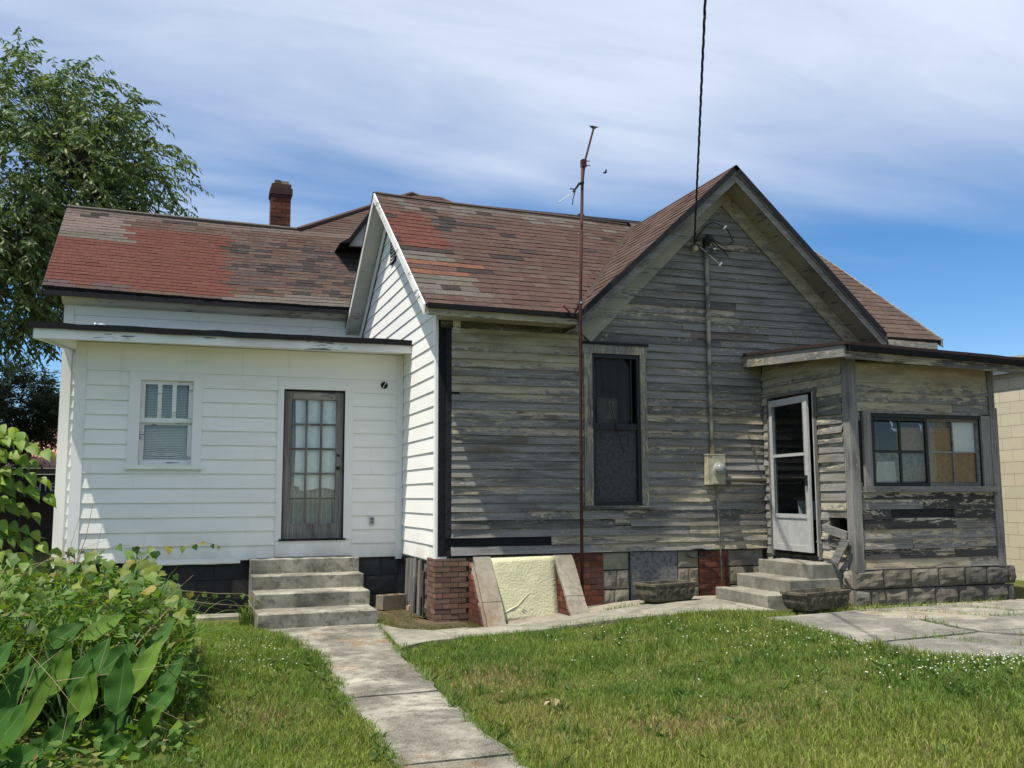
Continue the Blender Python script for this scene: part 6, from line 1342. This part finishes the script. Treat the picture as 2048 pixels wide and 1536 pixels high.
CANNA = [('large-leaved canna at the bottom left corner', (-0.98, 6.62), [((-1.12, 6.45, 0.02), (-0.83, 6.5, 0.40), 0.24, CG), ((-1.05, 6.9, 0.15), (-0.90, 7.1, 0.62), 0.15, CG), ((-0.95, 6.8, 0.10), (-0.74, 6.9, 0.55), 0.14, CL_), ((-0.9, 6.7, 0.02), (-0.60, 6.6, 0.16), 0.15, CG), ((-1.18, 6.25, 0.05), (-0.88, 6.3, 0.42), 0.25, CG), ((-1.0, 6.3, 0.0), (-0.72, 6.25, 0.20), 0.17, CG), ((-1.25, 6.8, 0.35), (-1.0, 7.0, 0.70), 0.18, CG)]),
         ('canna with the two crossed ribbed leaves in the middle of the bed', (-0.62, 6.95), [((-0.655, 6.9, 0.33), (-0.42, 7.0, 0.68), 0.19, CG), ((-0.52, 7.0, 0.42), (-0.28, 7.15, 0.62), 0.18, CG), ((-0.78, 6.9, 0.32), (-0.67, 7.0, 0.66), 0.16, CL_), ((-0.85, 7.3, 0.58), (-0.62, 7.4, 0.74), 0.15, CG), ((-0.55, 6.8, 0.05), (-0.36, 6.7, 0.22), 0.13, CG), ((-0.62, 7.3, 0.62), (-0.36, 7.5, 0.78), 0.14, CL_), ((-0.75, 6.6, 0.08), (-0.56, 6.55, 0.30), 0.14, CG), ((-0.60, 6.7, 0.20), (-0.50, 6.8, 0.52), 0.17, CL_), ((-0.95, 7.2, 0.35), (-0.70, 7.3, 0.62), 0.16, CG)]),
         ('canna with one upright dark leaf facing the lawn', (-0.36, 6.75), [((-0.345, 6.55, 0.27), (-0.315, 6.6, 0.64), 0.20, CG), ((-0.42, 6.7, 0.08), (-0.28, 6.65, 0.28), 0.13, CG), ((-0.30, 6.9, 0.30), (-0.10, 7.1, 0.66), 0.14, CL_), ((-0.26, 7.2, 0.45), (-0.02, 7.5, 0.74), 0.13, CG), ((-0.44, 6.5, 0.02), (-0.24, 6.4, 0.18), 0.14, CG), ((-0.38, 7.0, 0.35), (-0.16, 7.1, 0.50), 0.15, CG)]),
         ('canna with a curled leaf at the edge of the lawn', (-0.16, 6.85), [((-0.17, 6.75, 0.22), (0.0, 6.8, 0.40), 0.15, CG), ((-0.12, 6.9, 0.30), (0.04, 7.1, 0.52), 0.12, CG), ((-0.22, 6.7, 0.08), (-0.06, 6.6, 0.30), 0.12, CL_)])]
rs = random.Random(8)
for label, (x, y), LV_ in CANNA:
    o = empty('canna', (x, y, 0), label, 'canna'); mb = MB()
    for (b, t, w, c) in LV_:
        canna_leaf(o, b, t, w, (rs.uniform(-0.35, 0.1), -1.0, rs.uniform(0.35, 0.8)), rs.uniform(-0.25, 0.15), jit(c, 0.12), rs.random()*9)
        mb.tube([(x, y, 0), (x*0.5+b[0]*0.5, y*0.5+b[1]*0.5, b[2]*0.5), b], [0.011, 0.009, 0.006], 6)
    obj('stem', mb, 'leaf', o, (0.09, 0.14, 0.04))

# ---------------------------------------------------------------- lawn
def inpoly(x, y, poly):
    ins = np.zeros(len(x), bool); n = len(poly)
    for i in range(n):
        (x0, y0), (x1, y1) = poly[i], poly[(i+1) % n]
        c = ((y0 > y) != (y1 > y)) & (x < (x1-x0)*(y-y0)/((y1-y0) if y1 != y0 else 1e-9)+x0); ins ^= c
    return ins
vn_ = np.vectorize(lambda a, b, c: nz(a, b, c))
def lattice(x, y, f, s):
    """cheap smooth noise on points"""
    r = np.random.default_rng(s); t = r.normal(size=(64, 64)); u, v = (x*f) % 64, (y*f) % 64; i, j = u.astype(int), v.astype(int); a, b = u-i, v-j; a, b = a*a*(3-2*a), b*b*(3-2*b); i2, j2 = (i+1) % 64, (j+1) % 64
    return t[i, j]*(1-a)*(1-b)+t[i2, j]*a*(1-b)+t[i, j2]*(1-a)*b+t[i2, j2]*a*b
path_poly = [(a[1]+0.02, a[0]) for a in PJ] + [(a[2]-0.02, a[0]) for a in PJ[::-1]]
walk_poly = near + [(6.74, 9.97), (6.77, 11.3)] + far[::-1]
drive_poly = [(6.34, 9.48), (6.2, 8.47), (6.06, 7.55), (6.22, 6.78), (6.8, 6.35), (9.0, 6.0), (13, 5.0), (13, 9.9), (7.75, 9.66)]
hard = [path_poly, walk_poly, drive_poly, [(0.86, 12.08), (2.45, 12.08), (2.45, 14), (0.86, 14)], [(-1.2, 13.42), (0.9, 13.4), (0.9, 14), (-1.2, 14)], [(2.4, 11.3), (3.5, 11.2), (3.5, 14), (2.4, 14)], [(4.9, 11.2), (7.9, 11.3), (7.9, 12.5), (4.9, 12.5)], [(3.4, 11.15), (5, 11.15), (5, 12.5), (3.4, 12.5)], [(6.72, 10.1), (8, 10.1), (8, 12), (6.72, 12)], [(7.8, 9.8), (10.6, 9.8), (10.6, 12), (7.8, 12)]]
def scatter(n, x0, x1, y0, y1, r):
    x, y = r.uniform(x0, x1, n), r.uniform(y0, y1, n); d = np.hypot(x, y); keep = r.random(n) < np.clip(6.2/d, 0, 1)**0.9
    px, py, zc = project(np.stack([x, y, gnp(x)], 1)); keep &= (px > -350) & (px < 2400) & (py < 1640) & (zc > 0)
    for p in hard: keep &= ~inpoly(x, y, p)
    return x[keep], y[keep]
def grass(name, x, y, h, w, col, label, r, lean=0.5):
    n = len(x); a = r.uniform(0, 2*np.pi, n); d = np.stack([np.cos(a), np.sin(a), np.zeros(n)], 1); b = r.uniform(0, 2*np.pi, n); s = np.stack([np.cos(b), np.sin(b), np.zeros(n)], 1)*(w*0.5)[:, None]
    B = np.stack([x, y, gnp(x)-0.008], 1); ln = r.uniform(0.15, 1.0, n)*lean; H = h[:, None]; U = np.array([0, 0, 1.0])
    m = B+U*H*0.55+d*(H*ln[:, None]*0.28); t = B+U*H*(1-0.35*ln[:, None]**2)+d*(H*ln[:, None]*0.95)
    V = np.stack([B-s, B+s, m+s*0.8, m-s*0.8, t], 1).reshape(-1, 3); i = np.arange(n)[:, None]*5
    F = np.concatenate([i+np.array([[0, 1, 2]]), i+np.array([[0, 2, 3]]), i+np.array([[3, 2, 4]])], 0)
    return tag(big(name, V, F, 'grass_blade', np.repeat(col, 5, 0)), label, None, None, 'stuff')
r = np.random.default_rng(5)
x, y = scatter(480000, -2.4, 9.0, 4.0, 12.9, r); ok = ~((x < -0.22-0.15*np.clip(8-y, -2, 1)) & (y > 6.3)); x, y = x[ok], y[ok]
pn = lattice(x, y, 0.9, 1); pn2 = lattice(x, y, 2.6, 2); pn3 = lattice(x, y, 0.45, 3)
h = (0.055+0.020*np.clip(pn, -1, 2)+0.017*pn2)*r.uniform(0.55, 1.35, len(x)); h = np.clip(h, 0.018, 0.12)
c1, c2, c3, c4 = np.array((0.165, 0.235, 0.048)), np.array((0.110, 0.180, 0.040)), np.array((0.235, 0.260, 0.062)), np.array((0.27, 0.22, 0.105))
f = np.clip(0.5+0.45*pn2, 0, 1)[:, None]; col = c1*(1-f)+c2*f; f = np.clip(0.25+0.5*pn3+0.25*pn, 0, 0.85)[:, None]; col = col*(1-f)+c3*f
dead = (r.random(len(x)) < 0.06+0.07*np.clip(pn3, 0, 2)); br = 1.2*np.exp(-(((x-3.6)/0.9)**2+((y-6.1)/0.40)**2))+np.exp(-(((x-2.7)/0.45)**2+((y-8.2)/0.5)**2))+0.8*np.exp(-(((x-0.6)/0.35)**2+((y-7.4)/0.6)**2))+0.7*np.exp(-(((x-2.5)/0.35)**2+((y-7.4)/1.2)**2)); dead |= r.random(len(x)) < br*0.7
col = np.where(dead[:, None], c4, col)*r.uniform(0.55, 1.5, (len(x), 1))
grass('grass', x, y, h, r.uniform(0.0045, 0.0095, len(x)), col, 'mown yellow-green lawn on both sides of the concrete path', r, 0.9)
tf = [(r.uniform(0.2, 6.2), r.uniform(4.6, 10.3)) for _ in range(420)]; tx = np.concatenate([r.normal(a, 0.035, 26) for a, b in tf]); ty = np.concatenate([r.normal(b, 0.035, 26) for a, b in tf]); tc = np.repeat(np.array([(0.115, 0.185, 0.045), (0.17, 0.24, 0.05), (0.24, 0.26, 0.08)])[r.integers(0, 3, len(tf))], 26, 0); th_ = np.repeat(r.uniform(0.07, 0.15, len(tf)), 26)
ok = np.ones(len(tx), bool)
for p in hard: ok &= ~inpoly(tx, ty, p)
grass('grass_tufts', tx[ok], ty[ok], (th_*r.uniform(0.5, 1.15, len(tx)))[ok], r.uniform(0.005, 0.010, ok.sum()), tc[ok]*r.uniform(0.7, 1.3, (ok.sum(), 1)), 'coarse taller grass tufts scattered through the lawn', r, 1.1)
# ragged fringe along paving edges
ex_, ey_ = [], []
for poly, dn in ((path_poly, 260), (near, 300), ([(6.30, 9.48), (6.15, 8.47), (6.02, 7.55), (6.18, 6.75), (6.75, 6.30)], 300), ([(7.75, 9.66), (7.75, 8.6), (7.62, 7.72), (8.1, 7.05)], 120), ([(6.02, 7.52), (7.62, 7.71)], 60), ([(7.7, 7.72), (9.6, 7.8), (11.6, 7.88)], 90), ([(7.9, 9.75), (10.9, 9.84)], 130), ([(7.6, 9.5), (8.2, 9.2), (8.5, 8.7), (9.2, 8.45), (9.9, 8.6), (10.8, 8.3)], 230), ([(8.9, 9.5), (9.3, 9.1), (9.2, 8.45)], 160), ([(6.9, 7.6), (7.1, 7.0), (7.6, 6.7)], 120), ([(5.1, 11.25), (5.8, 11.3)], 200)):
    for a, b in zip(poly[:-1], poly[1:]):
        L = math.hypot(b[0]-a[0], b[1]-a[1]); n = int(L*dn); t = r.random(n); ex_.append(a[0]+(b[0]-a[0])*t+r.normal(0, 0.022, n)); ey_.append(a[1]+(b[1]-a[1])*t+r.normal(0, 0.022, n))
x, y = np.concatenate(ex_), np.concatenate(ey_); ok = lattice(x, y, 3.0, 9) > -0.5; x, y = x[ok], y[ok]
col = np.array((0.14, 0.205, 0.05))*r.uniform(0.7, 1.4, (len(x), 1)); grass('edge_grass', x, y, r.uniform(0.04, 0.12, len(x)), r.uniform(0.004, 0.007, len(x)), col, 'ragged darker grass fringe along the paving edges', r, 1.2)
# thin dry grass over the soil bed and the gravel
n = 26000; x, y = r.uniform(2.42, 3.5, n), r.uniform(11.25, 13.85, n); ok = (lattice(x, y, 1.6, 4) > -0.4) & ~((x > 3.0) & (y > 11.8)) & ~inpoly(x, y, walk_poly); x, y = x[ok], y[ok]
cc = np.where((r.random(len(x)) < 0.5)[:, None], np.array((0.24, 0.20, 0.10)), np.array((0.11, 0.135, 0.04)))*r.uniform(0.7, 1.25, (len(x), 1))
grass('dry_grass', x, y, r.uniform(0.03, 0.085, len(x)), r.uniform(0.004, 0.007, len(x)), cc, 'thin dry grass over the soil bed by the brick pier', r, 1.3)
# low weeds: rosettes of broad leaves
P, D, L_ = [], [], []
rs = np.random.default_rng(12); spots = [(2.06+rs.normal(0, 0.05), yv) for yv in rs.uniform(5.4, 9.8, 34)] + [(1.22+rs.normal(0, 0.05), yv) for yv in rs.uniform(5.6, 9.8, 30)] + [(rs.uniform(5.6, 6.6), rs.uniform(6.0, 9.4)) for _ in range(70)] + [(rs.uniform(0.3, 5.6), rs.uniform(5.2, 10)) for _ in range(120)] + [(rs.uniform(5.3, 7.2), rs.uniform(5.6, 6.6)) for _ in range(50)]
for (sx_, sy_) in spots:
    k = rs.integers(5, 11); a = rs.uniform(0, 6.28, k); e = rs.uniform(0.15, 0.8, k); P.append(np.tile([sx_, sy_, g(sx_)+0.01], (k, 1))); D.append(np.stack([np.cos(a)*np.cos(e), np.sin(a)*np.cos(e), np.sin(e)], 1)); L_.append(rs.uniform(0.05, 0.11, k))
P, D, L_ = np.concatenate(P), np.concatenate(D), np.concatenate(L_); ok = np.ones(len(P), bool)
for p in hard: ok &= ~inpoly(P[:, 0], P[:, 1], p)
P, D, L_ = P[ok], D[ok], L_[ok]; V, F = leaf_arrays(P, D, L_, L_*0.24, rs); tag(big('weeds', V, F, 'grass_blade', np.repeat(np.array((0.10, 0.16, 0.045))*rs.uniform(0.7, 1.3, (len(P), 1)), 4, 0)), 'low broad-leaved weeds scattered in the lawn and along the paving', None, None, 'stuff')
# clover flowers
pts = []
for (cx, cy, sx_, sy_, n) in ((6.15, 6.15, 0.45, 0.16, 330), (5.6, 6.3, 0.4, 0.25, 90), (0.55, 10.4, 0.28, 0.5, 130), (0.75, 9.4, 0.2, 0.4, 60), (5.5, 8.4, 0.45, 0.6, 170), (4.7, 9.3, 0.7, 0.5, 110), (5.7, 7.4, 0.25, 0.3, 70), (3.5, 8.0, 1.3, 1.2, 70), (6.7, 5.9, 0.3, 0.15, 90)):
    pts += [(rs.normal(cx, sx_), rs.normal(cy, sy_)) for _ in range(int(n*0.38))]
x = np.array([p[0] for p in pts]); y = np.array([p[1] for p in pts]); ok = np.ones(len(x), bool)
for p in hard: ok &= ~inpoly(x, y, p)
x, y = x[ok], y[ok]; n = len(x); zc = gnp(x)+rs.uniform(0.05, 0.10, n); R = rs.uniform(0.004, 0.0085, n)
O = np.array([(1, 0, 0), (0, 1, 0), (-1, 0, 0), (0, -1, 0), (0, 0, 1), (0, 0, -0.8), (0.6, 0.6, 0.6), (-0.6, 0.6, 0.6), (-0.6, -0.6, 0.6), (0.6, -0.6, 0.6)])
FO = np.array([(0, 6, 4), (6, 1, 4), (1, 7, 4), (7, 2, 4), (2, 8, 4), (8, 3, 4), (3, 9, 4), (9, 0, 4), (0, 1, 6), (1, 2, 7), (2, 3, 8), (3, 0, 9), (1, 0, 5), (2, 1, 5), (3, 2, 5), (0, 3, 5)])
V = (np.stack([x, y, zc], 1)[:, None, :]+O[None]*R[:, None, None]).reshape(-1, 3); F = (FO[None]+(np.arange(n)*10)[:, None, None]).reshape(-1, 3)
cw = np.where((rs.random(n) < 0.9)[:, None], np.array((0.62, 0.60, 0.50)), np.array((0.55, 0.45, 0.05)))
tag(big('clover_flowers', V, F, 'plain', np.repeat(cw, 10, 0)), 'small white clover flowers dotted over the lawn', None, None, 'stuff')
fl_ = MB()
for i, (dx, dy, a) in enumerate(((0, 0, 0.3), (0.02, 0.03, 1.9), (-0.03, 0.02, 3.5))):
    c, s_ = math.cos(a)*0.05, math.sin(a)*0.05; fl_.face((2.66+dx, 6.78+dy, 0.05), (2.66+dx+c, 6.78+dy+s_, 0.09), (2.66+dx+c*1.7-s_*0.4, 6.78+dy+s_*1.7+c*0.4, 0.065), (2.66+dx+c*0.6-s_*0.8, 6.78+dy+s_*0.6+c*0.8, 0.10))
tag(obj('dead_leaf', fl_, 'dry_stalk'), 'curled brown dead leaf on the lawn right of the path', 'leaf')
